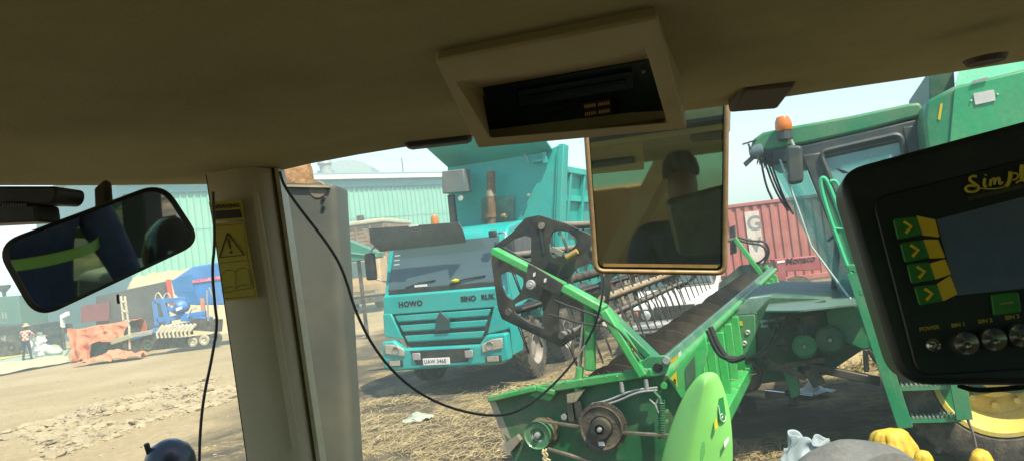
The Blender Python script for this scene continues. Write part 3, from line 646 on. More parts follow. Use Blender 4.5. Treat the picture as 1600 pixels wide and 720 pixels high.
# pillars both sides
def pil(name, a, b, wx, wy, y0):
    for yy in (y0, CWD-y0-wy):
        mb = MB(); A, B = n0(*a), n0(*b)
        mb.hull8([(B.x-wx/2,yy,B.z),(B.x+wx/2,yy,B.z),(B.x+wx/2,yy+wy,B.z),(B.x-wx/2,yy+wy,B.z),(A.x-wx/2,yy,A.z),(A.x+wx/2,yy,A.z),(A.x+wx/2,yy+wy,A.z),(A.x-wx/2,yy+wy,A.z)]); mb.build(name, darkcab, cb, bevel=.02)
pil('front_pillar', (1268,240), (1362,472), .20, .09, .0)
pil('rear_pillar', (1424,196), (1475,460), .16, .09, .0)
W0, W1 = n0(1203,252), n0(1318,474)
mb = MB()
N = 10
for i in range(N):
    t0, t1 = i/N, (i+1)/N; bow = lambda t: -.22*math.sin(math.pi*t)
    for (a, z) in (((W0), 0),): pass
    y0_, y1_ = t0*CWD, t1*CWD
    mb.quad((W1.x+bow(t0)*.6+.12,y0_,W1.z),(W1.x+bow(t1)*.6+.12,y1_,W1.z),(W0.x+bow(t1)+.12,y1_,W0.z),(W0.x+bow(t0)+.12,y0_,W0.z))
glass_front = glass('front_cab_glass', (.74,.92,.90), .14, base=(.20,.40,.40))
ws = mb.build('windscreen', glass_front, cb, smooth=True)
P1, P2 = n0(1362,472), n0(1268,240)
for yy in (.03, CWD-.04):
    mb = MB(); mb.prism([Vector((p.x, yy, p.z)) for p in (n0(1281,240), n0(1408,210), n0(1440,460), n0(1372,470))], (0,.008,0)); mb.build('side_window', glass_cab, cb)
    mb = MB(); mb.prism([Vector((p.x, yy, p.z)) for p in (n0(1203,254), n0(1252,247), n0(1345,472), n0(1322,474))], (0,.008,0)); mb.build('quarter_window', glass_front, cb)
# window gasket frame
mb = MB(); pts = rounded([n0(1281,238), n0(1408,209), n0(1442,455), n0(1372,470)], .08)
mb.tube([p+Vector((0,-.01,0)) for p in pts+[pts[0]]], .028, 6); mb.build('window_frame', darkcab, cb)
# dark rear wall of the cab, seat
mb = MB(); mb.prism([Vector((n0(1478,460).x, .1, 1.3)), Vector((n0(1478,460).x, CWD-.1, 1.3)), Vector((n0(1478,460).x, CWD-.1, 2.0)), Vector((n0(1478,460).x, .1, 2.0))], (.06,0,0)); mb.build('cab_back', darkcab, cb)
mb = MB(); mb.box(.95, 1.4, .65, 1.2, 1.6, 1.75); mb.box(1.3, 1.42, .65, 1.2, 1.75, 2.45); mb.build('driver_seat', black, cb, bevel=.04)
mb = MB(); mb.tube([(.6,.95,1.4),(.72,.95,2.0),(.78,.95,2.1)], .035); mb.lathe([(.17,-.015),(.2,-.015),(.2,.015),(.17,.015),(.17,-.015)], (.78,.95,2.12), (-.5,0,.8), 20); mb.build('steering_column', black, cb)
# interior mirror seen in the side window
u = BF.on(1, .55)(1300,243); mb = MB(); mb.prism(rounded([u+Vector(v) for v in ((0,0,.06),(.10,0,.08),(.06,0,-.20),(-.03,0,-.16))], .04), (0,.05,0)); mb.build('inside_mirror', darkcab, cb, bevel=.01)
u = BF.on(1, .03)(1316,267); mb = MB(); mb.prism([u+Vector(v) for v in ((-.06,0,.035),(.02,0,.0),(.07,0,-.035),(.0,0,-.03))], (0,.012,0)); mb.build('window_latch', ink, cb)
# lower cab body
mb = MB(); mb.prism([n0(1316,474), n0(1405,466), n0(1470,460), n0(1470,500), n0(1335,522), n0(1328,500)], (0, CWD, 0)); mb.build('cab_base', g_jd, cb, bevel=.03)
# beacon, outside mirrors, lamps and aerials on the roof front
fb_ = BF.on(1, -.08)
u = fb_(1227,218); mb = MB(); mb.cyl(u, u+Vector((0,0,.09)), .075, .07, 16); mb.beam(u+Vector((0,.05,.02)), u+Vector((.02,.35,.02)), .06, .03); bs = mb.build('beacon_base', darkcab, cb)
mb = MB(); mb.lathe([(.075,0),(.085,.03),(.082,.09),(.06,.14),(0,.155)], u+Vector((0,0,.09)), (0,0,1), 20); mb.build('beacon_lens', orange, bs, smooth=True)
u = fb_(1241,258); mb = MB(); mb.prism(rounded([fb_(1228,228), fb_(1254,228), fb_(1256,286), fb_(1232,290)], .05), (0,-.07,0)); mh = mb.build('mirror_housing', darkcab, cb, bevel=.03, seg=3)
mb = MB(); mb.tube([fb_(1240,228), fb_(1236,220), fb_(1232,214)], .018, 8); mb.build('mirror_arm', galv, mh)
u = n0(1188,237); mb = MB(); mb.lathe([(0,.0),(.06,.01),(.085,.08),(.085,.14),(.05,.16),(0,.16)], u+Vector((-.12,.05,.0)), (1,0,.1), 16); mb.build('work_lamp', mat('lamp_shell', (.12,.17,.18), .35, 0, .2, 6), cb, smooth=True)
u = n0(1176,250); mb = MB(); mb.prism([u+Vector(v) for v in ((-.08,0,-.06),(.03,0,.02),(.0,0,.05),(-.10,0,-.02))], (0,.06,0)); mb.build('lamp_bracket', darkcab, cb)
mb = MB(); a = n0(1160,226); mb.beam(a, n0(1182,219), .02, .015); mb.beam(n0(1169,225), n0(1178,245), .02, .02); mb.build('aerial_bar', darkcab, cb)
mb = MB()
for (a, b_, c_) in (((1188,245),(1200,290),(1207,312)), ((1192,245),(1215,300),(1232,330)), ((1197,246),(1222,305),(1240,335)), ((1203,250),(1228,310),(1238,332))):
    mb.tube([n0(*a)+Vector((0,-.02,0)), n0(*b_)+Vector((-.02,-.03,0)), n0(*c_)+Vector((0,-.02,0))], .011, 6, 2)
mb.build('wiring', ink, cb)
mb = MB()
for k in range(40):
    a = n0(random.uniform(1184,1206), random.uniform(236,244)); mb.cyl(a, a+Vector((random.uniform(-.05,.03),random.uniform(-.05,.05),-random.uniform(.06,.14))), .005, seg=4)
mb.build('frayed_insulation', black, cb)
mb = MB(); mb.tube([W0+Vector((.10,-.01,0)), n0(1232,312)+Vector((.06,-.01,0)), n0(1268,385)+Vector((0,-.01,0)), W1+Vector((.09,-.01,0))], .012, 6); mb.build('glass_seal', mat('pale_seal',(.4,.5,.46),.5,0,.2,5), ws)
# body: side panels and tank
nb = BF.on(1, -.6)
mb = MB(); mb.prism([nb(1443,190), nb(1448,158), nb(1489,136), nb(1600,108), nb(1700,88), nb(1850,400), nb(1480,330), nb(1455,300)], (0, 3.0, 0)); pn = mb.build('side_panel', g_jd, cb, bevel=.03)
u = [nb(1491,139), nb(1484,214), nb(1478,300)]
mb = MB(); mb.prism([nb(1491,139)+Vector((0,-.018,0)), nb(1600,112)+Vector((0,-.018,0)), nb(1800,74)+Vector((0,-.018,0)), nb(1850,395)+Vector((0,-.018,0)), nb(1474,325)+Vector((0,-.018,0))], (0,.014,0)); dp = mb.build('door_panel', mat('panel_green', (.03,.36,.14), .42, 0, .12, 1.5, DUST, .22, 2, coat=.3), cb, bevel=.008)
mb = MB(); mb.prism(rounded([p+Vector((0,-.022,0)) for p in (nb(1520,147), nb(1552,141), nb(1555,158), nb(1523,165))], .01), (0,-.006,0)); mb.build('panel_lamp', mat('pale_reflector', (.6,.6,.55), .3, 0, .1, 8), dp)
mb = MB(); mb.prism([p+Vector((0,-.004,0)) for p in (nb(1469,163), nb(1473,162), nb(1469,188), nb(1465,187))], (0,-.004,0)); mb.build('yellow_sticker', decal_y, pn)
mb = MB(); mb.prism([p+Vector((0,-.024,0)) for p in (nb(1518,128), nb(1542,122), nb(1542,125), nb(1518,132))], (0,-.012,0)); mb.build('grab_handle', galv, dp)
for p_ in ((1517,158),(1558,148)):
    mb = MB(); v = nb(*p_); mb.cyl(v+Vector((0,-.02,0)), v+Vector((0,-.03,0)), .008, seg=8); mb.build('panel_bolt', white, dp)
# grain tank hopper extension leaning out
T0, T1, T2, T3 = nb(1491,135), nb(1800,70), nb(1800,-60), nb(1476,50)
mb = MB(); mb.prism([T0+Vector((.02,.05,0)), T1+Vector((0,.05,0)), T2+Vector((.2,.8,0)), T3+Vector((.3,.8,0))], (.0,.05,.03)); mb.build('grain_tank', mat('tank_green', (.10,.42,.24), .5, 0, .1, 1.5, DUST, .25), cb, bevel=.01)
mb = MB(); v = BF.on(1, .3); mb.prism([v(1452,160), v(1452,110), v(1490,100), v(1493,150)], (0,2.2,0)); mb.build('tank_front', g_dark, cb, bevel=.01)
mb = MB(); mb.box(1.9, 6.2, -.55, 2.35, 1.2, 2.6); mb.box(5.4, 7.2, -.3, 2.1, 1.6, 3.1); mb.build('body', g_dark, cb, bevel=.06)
# wheels
wheel_parts(cb, (1.80,-.70,.80), .80, .60, (0,-1,0), yellow, rim_r=.62, seg=48, bolts=10, dish=.0, hubr=.22)
wheel_parts(cb, (1.80,2.56,.80), .80, .60, (0,1,0), yellow, rim_r=.62, seg=36, bolts=10, dish=.0, hubr=.22)
wheel_parts(cb, (5.6,-.2,.55), .55, .40, (0,-1,0), yellow, rim_r=.56, seg=30, bolts=8)
wheel_parts(cb, (5.6,2.0,.55), .55, .40, (0,1,0), yellow, rim_r=.56, seg=30, bolts=8)
mb = MB(); mb.box(1.6, 2.0, -.8, 2.6, .62, .98); mb.box(5.45, 5.75, -.1, 1.9, .45, .7); mb.build('axle', g_dark, cb, bevel=.03)
# feeder house and drives on its near side
nf = BF.on(1, -.05)
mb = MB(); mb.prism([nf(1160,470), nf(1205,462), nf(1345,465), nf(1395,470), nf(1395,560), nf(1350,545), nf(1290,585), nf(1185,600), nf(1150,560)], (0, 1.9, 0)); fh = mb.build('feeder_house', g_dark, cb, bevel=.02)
nk = BF.on(1, -.22)
mb = MB(); mb.prism([nk(1146,492), nk(1180,490), nk(1182,560), nk(1152,566)], (0,.9,0)); bk = mb.build('gearbox_cover', g_jd, fh, bevel=.012)
mb = MB(); mb.prism([nk(1145,490), nk(1180,489), nk(1205,462), nk(1172,466)], (.0,.02,.012)); mb.build('cover_lid', mat('worn_green_lid', (.10,.24,.17), .4, .2, .2, 5, (.4,.42,.4), .6, 6), bk)
for p_ in ((1168,519),(1163,536)):
    v = nk(*p_); mb = MB(); mb.lathe([(0,-.004),(.018,-.012),(.025,-.008),(.03,0)], v, (0,1,0), 14); mb.build('cap', galv, bk, smooth=True)
mb = MB(); mb.prism([p+Vector((0,-.004,0)) for p in (nk(1153,501), nk(1160,501), nk(1161,508), nk(1154,508))], (0,-.003,0)); mb.build('warning_sticker', decal_y, bk)
# top deck of the feeder, dusty bare metal
tp = BF.on(2, 1.46)
mb = MB(); mb.prism([tp(1206,468), tp(1330,462), tp(1345,456), tp(1380,462), tp(1345,476), tp(1250,487), tp(1196,487)], (0,0,.015)); mb.build('feeder_deck', mat('worn_deck', (.15,.22,.18), .45, .4, .3, 5, (.05,.22,.12), .7, 5), fh)
mb = MB(); mb.prism([nk(1290,478), nk(1392,470), nk(1392,545), nk(1345,545), nk(1295,520)], (0,.14,0)); mb.build('side_shield', g_jd, fh, bevel=.012)
for (cx, cy, r_, mt_, nm) in ((1257,540,.115,g_jd,'pulley'),(1297,530,.135,g_dark,'pulley'),(1165,588,.165,grime,'drive_wheel'),(1216,530,.07,grime,'pulley')):
    v = BF.on(1, -.30)(cx, cy); mb = MB(); mb.lathe([(0,-.03),(r_*.2,-.03),(r_*.22,-.01),(r_*.85,-.01),(r_*.92,-.035),(r_,-.03),(r_,.03),(0,.05)], v, (0,1,0), 28); o = mb.build(nm, mt_, fh, smooth=True)
    mb = MB(); mb.cyl(v+Vector((0,-.045,0)), v+Vector((0,.30,0)), r_*.13, seg=8); mb.build('hub_bolt', galv, o)
mb = MB(); mb.prism([nk(1222,575), nk(1246,570), nk(1250,618), nk(1236,622)], (0,.08,0)); mb.build('support_leg', g_jd, fh, bevel=.01)
mb = MB()
mb.box(.25, .33, -.21, -.10, .72, 1.3)
mb.beam(nk(1200,575), nk(1290,560), .05, .05); mb.beam(nk(1205,515), nk(1255,505), .05, .04); mb.beam(nk(1190,560), nk(1260,590), .05, .06)
mb.beam(nk(1250,500), nk(1275,498), .04, .10); mb.beam(nk(1265,575), nk(1280,600), .12, .12); mb.beam(nk(1200,500), nk(1230,545), .05, .05)
mb.build('linkage', grime, fh)
mb = MB()
for i, (a, b_, c_, d_) in enumerate((((1196,498),(1230,492),(1250,480),(1290,470)), ((1192,505),(1228,500),(1262,486),(1298,482)), ((1215,495),(1205,530),(1185,555),(1140,568)), ((1220,498),(1212,535),(1180,562),(1128,556)), ((1225,500),(1216,538),(1175,565),(1125,545)))):
    mb.tube([BF.on(1, -.34)(*p) for p in (a, b_, c_, d_)], .012, 8, 2)
mb.build('hydraulic_hose', black, fh)
mb = MB(); mb.beam(nk(1189,504), nk(1226,495), .05, .045); mb.beam(nk(1189,509), nk(1216,507), .04, .03); mb.build('hose_block', galv, fh, bevel=.006)
mb = MB(); mb.tube([nk(1328,464), nk(1332,476), nk(1345,481), nk(1352,474), nk(1352,458)], .009, 8, 2); mb.build('white_strap', white, fh)
mb = MB(); mb.beam(nk(1265,572), nk(1375,595), .09, .08); mb.beam(nk(1352,545), nk(1354,580), .05, .05); mb.beam(nk(1356,545), nk(1370,565), .05, .04); mb.build('axle_strut', blackp, cb, bevel=.01)
# ladder
nl = BF.on(1, -1.15)
lg = mat('ladder_green', (.012,.25,.10), .45, 0, .15, 2, DUST, .35, 3)
mb = MB(); mb.beam(nl(1335,425), nl(1415,668), .035, .12); lad = mb.build('ladder', lg, cb, bevel=.005)
mb = MB(); mb.beam(nl(1490,560), nl(1507,655), .035, .12); mb.build('side_rail', lg, lad, bevel=.005)
trd = mat('tread_metal', (.30,.34,.30), .5, .5, .45, 60, DUST, .5, 20)
for (xl_, yl_, xr_, yr_) in ((1416,656,1505,644), (1398,606,1497,592), (1382,555,1487,540), (1366,506,1476,492)):
    a, b_ = nl(xl_, yl_), nl(xr_, yr_)
    mb = MB(); mb.box(a.x, b_.x-.02, -1.13, -.93, a.z-.03, a.z+.0); st = mb.build('step', lg, lad)
    mb = MB()
    nn_ = 12
    for i in range(nn_):
        x = a.x+.02+(b_.x-a.x-.06)*i/nn_; w2 = (b_.x-a.x-.06)/nn_*.5
        for yy in (-1.13, -1.06, -.99): mb.box(x, x+w2, yy, yy+.035, a.z+.002, a.z+.02)
    mb.build('tread', trd, st)
    if yl_ < 650: mb = MB(); mb.box(a.x+.01, b_.x-.03, -.94, -.925, a.z-.335, a.z-.035); mb.build('riser', lg, st)
hr = mat('handrail_green', (.05,.48,.22), .35, 0, .08, 3, coat=.4)
mb = MB(); mb.tube([nl(1402,620), nl(1372,520), nl(1345,430), nl(1318,350), nl(1296,290), nl(1288,277), nl(1282,280), nl(1284,300), nl(1300,350), nl(1325,420), nl(1333,430)], .018, 8, 2); mb.build('handrail', hr, lad, smooth=True)
mb = MB(); mb.tube([nl(1297,284), nl(1306,282), nl(1313,296), nl(1320,330), nl(1340,400)], .016, 8, 2); mb.tube([nl(1303,357), nl(1322,358)], .012); mb.build('handrail_loop', hr, lad, smooth=True)
mb = MB()
for p_ in ((1338,420),(1348,455),(1330,418)): v = nl(*p_); mb.box(v.x-.03, v.x+.03, -1.17, -1.10, v.z-.03, v.z+.03)
mb.build('rail_clip', lg, lad, bevel=.008)
mb = MB(); mb.prism([nl(1285,285), nl(1345,425), nl(1338,428), nl(1325,420)], (0,.01,0)); mb.build('rail_plate', lg, lad)
mb = MB(); mb.tube([nl(1512,655), nl(1522,680), nl(1527,715)], .012, 6, 1); mb.build('strap', mat('strap_brown', (.16,.13,.10), .8), lad)

# ================================================================== GRAIN PLATFORM (header) in front of the combine
hd = thing('grain_header', 'bright green grain header with black reel end plate and dusty auger', 'harvester header', BF)
HY0, HY1 = -4.0, 5.7
e4 = BF.on(1, HY0)
BX, BZ = -.36, 1.535
mb = MB(); pts = [e4(768,624), e4(845,606), e4(1020,582), e4(1044,585), e4(1067,622), e4(1062,720), e4(1040,800), e4(900,800), e4(845,755), e4(802,718), e4(790,690)]
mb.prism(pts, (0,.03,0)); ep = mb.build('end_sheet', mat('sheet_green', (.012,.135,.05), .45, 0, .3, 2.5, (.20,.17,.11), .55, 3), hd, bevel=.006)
# flanged top lip (sunlight put into its lighter green)
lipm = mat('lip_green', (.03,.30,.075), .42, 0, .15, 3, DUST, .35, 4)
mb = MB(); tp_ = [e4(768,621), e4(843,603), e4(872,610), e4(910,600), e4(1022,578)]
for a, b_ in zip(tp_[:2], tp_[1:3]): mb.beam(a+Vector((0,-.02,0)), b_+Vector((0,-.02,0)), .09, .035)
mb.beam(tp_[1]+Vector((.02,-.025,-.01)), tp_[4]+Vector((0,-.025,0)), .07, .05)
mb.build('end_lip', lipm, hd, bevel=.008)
mb = MB(); mb.prism([p+Vector((0,-.02,0)) for p in (e4(843,604), e4(855,603), e4(873,612), e4(862,625), e4(830,615))], (0,-.02,0)); mb.build('lip_gusset', lipm, hd, bevel=.005)
mb = MB(); mb.prism([p+Vector((0,-.05,0)) for p in (e4(889,613), e4(918,605), e4(905,624), e4(890,629))], (0,.04,.01)); mb.build('bracket_plate', mat('khaki_plate', (.30,.27,.17), .6, .1, .2, 6), ep, bevel=.004)
# divider edge: bare steel wear strip
mb = MB(); mb.prism([e4(768,624)+Vector((-.015,-.01,0)), e4(775,626), e4(802,690), e4(800,715), e4(788,690)], (0,.05,0)); mb.build('divider_edge', mat('worn_steel', (.40,.37,.29), .5, .4, .25, 8, (.2,.14,.08), .5, 7), hd, bevel=.004)
mb = MB(); mb.prism([p+Vector((0,-.01,0)) for p in (e4(785,694), e4(812,676), e4(818,684), e4(800,705))], (0,-.04,0)); mb.build('knife_shoe', mat('worn_steel', (.4,.37,.29)), hd)
# pulley, sprocket gear, belt, spring and small fittings on the end sheet
def disc(name, px, py, r_, mt_, par, off=.05, th=.05, groove=True, y=HY0):
    v = e4(px, py); v.y = y-off; mb = MB()
    mb.lathe([(0,-th),(r_*.22,-th),(r_*.25,-th*.4),(r_*.52,-th*.4),(r_*.56,-th*.8),(r_*.90,-th*.8),(r_,-th),(r_,-th*.5),(r_*.92,-th*.1),(r_,th*.4),(r_,th),(0,th)], v, (0,1,0), 32)
    return mb.build(name, mt_, par, smooth=True), v
pu, v1 = disc('belt_pulley', 848, 673, .083, g_jd, ep)
mb = MB(); mb.lathe([(.036,-.024),(.042,-.028),(.046,-.024)], v1, (0,1,0), 24); mb.build('pulley_ring', galv, pu, smooth=True)
mb = MB(); mb.lathe([(0,-.065),(.016,-.062),(.018,-.05)], v1, (0,1,0), 12); mb.build('hub_nut', galv, pu)
mb = MB(); mb.lathe([(.075,0),(.092,0),(.092,.03),(.075,.03)], v1+Vector((.01,.03,0)), (0,1,0), 28); mb.build('rust_ring', rusty, pu, smooth=True)
gw, v2 = disc('chain_wheel', 946, 662, .125, grime, ep, off=.05)
mb = MB()
for i in range(46):
    t = 2*math.pi*i/46; p = v2+Vector((math.cos(t)*.134, -.01, math.sin(t)*.134)); d = Vector((-math.sin(t), 0, math.cos(t)))*.0075; mb.beam(p-d, p+d, .022, .016, (0,1,0))
mb.build('drive_chain', mat('chain_steel', (.16,.14,.11), .5, .6, .4, 40), gw)
mb = MB(); mb.lathe([(.03,-.075),(.058,-.072),(.064,-.05),(.064,0)], v2, (0,1,0), 24); mb.build('clutch_hub', blackp, gw, smooth=True)
mb = MB(); mb.lathe([(.0,-.09),(.012,-.088),(.014,-.07)], v2, (0,1,0), 10); mb.build('hub_nut', galv, gw)
mb = MB(); mb.box(v2.x-.022, v2.x+.012, v2.y-.058, v2.y-.053, v2.z-.098, v2.z-.075); mb.build('white_tag', white, gw)
bt = mat('belt', (.09,.08,.065), .7, 0, .3, 12, DUST, .5, 9)
mb = MB(); a = v1+Vector((0,-.02,.083)); mb.beam(a, e4(975,670)+Vector((0,-.07,0)), .03, .012, (0,0,1)); mb.beam(e4(975,670)+Vector((0,-.07,0)), e4(1060,675)+Vector((0,-.07,0)), .03, .012); mb.beam(v1+Vector((.03,-.02,-.083)), e4(1000,735)+Vector((0,-.07,0)), .03, .012); mb.build('drive_belt', bt, hd)
mb = MB()
c = e4(1037,622); c2 = e4(1038,676); pts = []
for i in range(120): t = i/119; q_ = c.lerp(c2, t)+Vector((0,-.06,0)); pts.append(q_+Vector((math.cos(i*.75)*.017, math.sin(i*.75)*.017, 0)))
mb.tube(pts, .0045, 5); mb.tube([c+Vector((-.04,-.06,.06)), c+Vector((-.01,-.06,.02)), c+Vector((0,-.06,-.03))], .010, 6); mb.build('tension_spring', mat('spring_green', (.05,.16,.08), .5, .3, .2, 9), ep)
mb = MB(); mb.tube([e4(1018,620)+Vector((0,-.05,0)), e4(1028,628)+Vector((0,-.06,0)), e4(1034,640)+Vector((0,-.07,0))], .006, 6); mb.tube([e4(1028,628)+Vector((0,-.06,0)), e4(1034,614)+Vector((0,-.06,0))], .006, 6); mb.build('latch_lever', galv, ep)
for p_, r_ in (((1039,600),.020), ((1043,640),.010), ((1043,656),.010)):
    v = e4(*p_); mb = MB(); mb.cyl(v+Vector((0,-.02,0)), v+Vector((0,-.03,0)), r_, seg=14); mb.build('green_cap', g_bri, ep)
mb = MB(); mb.tube([e4(928,628)+Vector((0,-.04,0)), e4(955,622)+Vector((0,-.05,0)), e4(990,606)+Vector((0,-.05,0)), e4(1030,602)+Vector((0,-.05,0))], .007, 6, 2); mb.tube([e4(928,632)+Vector((0,-.04,0)), e4(965,625)+Vector((0,-.05,0)), e4(1000,608)+Vector((0,-.06,0)), e4(1030,606)+Vector((0,-.05,0))], .007, 6, 2); mb.build('wire_loom', galv, ep)
for p_ in ((975,601),(1013,597)):
    v = e4(*p_); mb = MB(); mb.cyl(v+Vector((0,-.05,-.03)), v+Vector((0,-.05,.03)), .012, seg=8); mb.build('clip', galv, ep)
v = e4(885,648); mb = MB(); mb.cyl(v+Vector((0,-.05,0)), v, .018, seg=12); mb.build('idler_bolt', galv, ep)
mb = MB(); mb.box(e4(891,640).x, e4(899,640).x, HY0-.05, HY0-.02, e4(891,655).z, e4(891,625).z); mb.box(e4(903,640).x, e4(911,640).x, HY0-.05, HY0-.02, e4(891,650).z, e4(891,625).z); mb.build('tensioner', blackp, ep)
mb = MB(); pts = [v1+Vector((.03,-.05,-.085))]+[v1+Vector((.035+random.uniform(-.012,.02),-.06,-.09-.012*i)) for i in range(6)]; mb.tube(pts, .008, 6, 1); mb.tube([p+Vector((.018,0,.004)) for p in pts], .006, 6, 1); mb.build('straw_wisp', mat('straw_b', (.55,.45,.24), .9), ep)
mb = MB(); mb.prism([p+Vector((0,-.006,0)) for p in (e4(900,686), e4(917,684), e4(918,698), e4(901,698))], (0,-.006,0)); mb.build('access_plate', g_dark, ep)
# back beam, back sheet, end frame
mb = MB(); mb.cyl((BX+.035,HY0+.05,BZ-.05), (BX+.035,HY1,BZ-.05), .032, seg=14); mb.build('beam_pipe', lipm, hd, smooth=True)
mb = MB(); mb.hull8([(BX-.06,HY0,BZ-.04),(BX+.02,HY0,BZ-.04),(BX+.02,HY1,BZ-.04),(BX-.06,HY1,BZ-.04),(BX-.05,HY0,BZ+.0),(BX+.0,HY0,BZ+.02),(BX+.0,HY1,BZ+.02),(BX-.05,HY1,BZ+.0)]); mb.build('top_beam', mat('beam_grey_green', (.06,.20,.12), .35, .2, .2, 3, (.30,.36,.31), .4, 4), hd, bevel=.008)
for ya, yb in ((HY0, 0.0), (2.0, HY1)): mb = MB(); mb.box(BX+.0, BX+.03, ya, yb, .82, BZ-.05); mb.build('back_sheet', g_bri, hd)
rp = mat('frame_green', (.045,.40,.10), .4, 0, .12, 2, DUST, .25, 3, coat=.3)
for yy in (-3.95, -3.4, -2.85, -2.3, -1.75, -1.2, -.65, 2.6, 3.4, 4.2, 5.0):
    mb = MB(); mb.box(BX+.03, BX+.10, yy, yy+.06, .84, BZ-.1); mb.build('back_rib', rp, hd, bevel=.006)
mb = MB(); mb.box(BX+.03, BX+.14, HY0+.02, HY1, .80, .92); mb.build('lower_beam', rp, hd, bevel=.01)
fr = [e4(1044,586), e4(1068,565), e4(1104,522), e4(1108,545), e4(1097,588), e4(1067,622)]
mb = MB(); mb.prism([p+Vector((0,-.015,0)) for p in fr], (0,-.02,0)); ef = mb.build('end_frame', rp, hd, bevel=.006)
mb = MB(); mb.prism([p+Vector((0,-.038,0)) for p in (e4(1073,572), e4(1087,553), e4(1089,585), e4(1075,604))], (0,-.003,0)); mb.build('frame_panel', g_dark, ef)
mb = MB(); mb.prism([p+Vector((0,-.042,0)) for p in (e4(1050,588), e4(1059,577), e4(1061,601))], (0,-.004,0)); st = mb.build('warning_triangle', decal_y, ef)
mb = MB(); mb.tube([p+Vector((0,-.048,0)) for p in (e4(1055,592), e4(1057,588), e4(1058,596))], .0035, 5); mb.build('sticker_mark', ink, st)
mb = MB(); mb.prism([p+Vector((0,-.042,0)) for p in (e4(1050,561), e4(1061,551), e4(1062,557), e4(1051,567))], (0,-.004,0)); mb.build('yellow_sticker', decal_y, ef)
mb = MB(); mb.prism([p+Vector((0,-.042,0)) for p in (e4(1062,549), e4(1066,545), e4(1067,552), e4(1063,556))], (0,-.004,0)); mb.build('white_sticker', white, ef)
# auger with flights, floor, knife bar
AX, AZ = -.70, 1.20
mb = MB(); mb.cyl((AX,HY0+.06,AZ), (AX,HY1-.06,AZ), .13, seg=24); au = mb.build('auger_tube', tyrebrown, hd, smooth=True)
for sgn, ya, yb in ((1, HY0+.3, .6), (-1, HY1-.3, 1.3)):
    turns = int(abs(yb-ya)/.52); n_ = turns*28; mb = MB(); prev = None
    for i in range(n_+1):
        t = i/28*2*math.pi*sgn; y = ya+(yb-ya)*i/n_; ca, sa = math.cos(t), math.sin(t)
        ring = [mb.bm.verts.new((AX+ca*r_, y+dy, AZ+sa*r_)) for r_, dy in ((.128,-.004),(.32,-.003),(.32,.003),(.128,.004))]
        if prev:
            for k in range(3): mb._f([prev[k], prev[k+1], ring[k+1], ring[k]])
        prev = ring
    mb.build('auger_flight', tyrebrown, au, smooth=True)
mb = MB(); mb.hull8([(-1.28,HY0+.03,.98),(-.34,HY0+.03,.80),(-.34,HY1,.80),(-1.28,HY1,.98),(-1.28,HY0+.03,1.0),(-.34,HY0+.03,.83),(-.34,HY1,.83),(-1.28,HY1,1.0)]); mb.build('floor_sheet', mat('pan_green', (.05,.13,.06), .5, .2, .35, 3, DUST, .7, 4), hd)
mb = MB(); mb.box(-1.33, -1.27, HY0+.03, HY1, .98, 1.02)
yy = HY0+.08
while yy < HY1: mb.hull8([(-1.33,yy-.016,.985),(-1.33,yy+.016,.985),(-1.45,yy+.003,.99),(-1.45,yy-.003,.99),(-1.33,yy-.016,1.015),(-1.33,yy+.016,1.015),(-1.45,yy+.003,1.0),(-1.45,yy-.003,1.0)]); yy += .0762
mb.build('knife_bar', mat('knife_steel', (.16,.13,.09), .6, .4, .3, 9, DUST, .4), hd)
# inner crop deflectors: two green humps near the end
for y_, px_ in ((HY0+.35, 0), (HY0+.8, 1), (HY0+1.5, 2)):
    mb = MB(); mb.prism([Vector((-1.2,y_,1.02)), Vector((-.95,y_,1.28)), Vector((-.6,y_,1.36)), Vector((-.4,y_,1.36)), Vector((-.4,y_,.9)), Vector((-1.2,y_,.98))], (0,.03,0)); mb.build('crop_rib', lipm if px_ < 2 else mat('dusty_rib', (.25,.23,.13), .7, 0, .3, 4), hd, bevel=.006)
gus = mat('gusset_green', (.05,.20,.08), .5, 0, .3, 4, DUST, .5, 5)
for k in range(8):
    y_ = HY0+.5+k*.62; mb = MB(); mb.hull8([(-1.22,y_-.10,1.005),(-1.22,y_+.10,1.005),(-.95,y_+.02,.96),(-.95,y_-.02,.96),(-1.20,y_-.01,1.10),(-1.20,y_+.01,1.10),(-.96,y_+.008,.99),(-.96,y_-.008,.99)]); mb.build('crop_gusset', gus, hd)
# far end sheet and far end frame
mb = MB(); mb.prism([Vector((x, HY1, z)) for x, z in ((-1.4,1.0),(-1.3,1.35),(-.9,1.62),(-.36,1.62),(-.3,.8),(-1.0,.8))], (0,.03,0)); mb.build('end_sheet', mat('far_sheet', (.06,.10,.07), .6, 0, .3, 3, DUST, .5, 3), hd)
e9 = BF.on(1, HY1)
mb = MB(); mb.beam(e9(1196,415), e9(1226,458), .12, .07); mb.beam(e9(1180,430), e9(1185,470), .2, .08); mb.prism([e9(1180,455), e9(1205,420), e9(1222,455), e9(1200,468)], (0,.04,0)); mb.build('end_frame', rp, hd, bevel=.01)
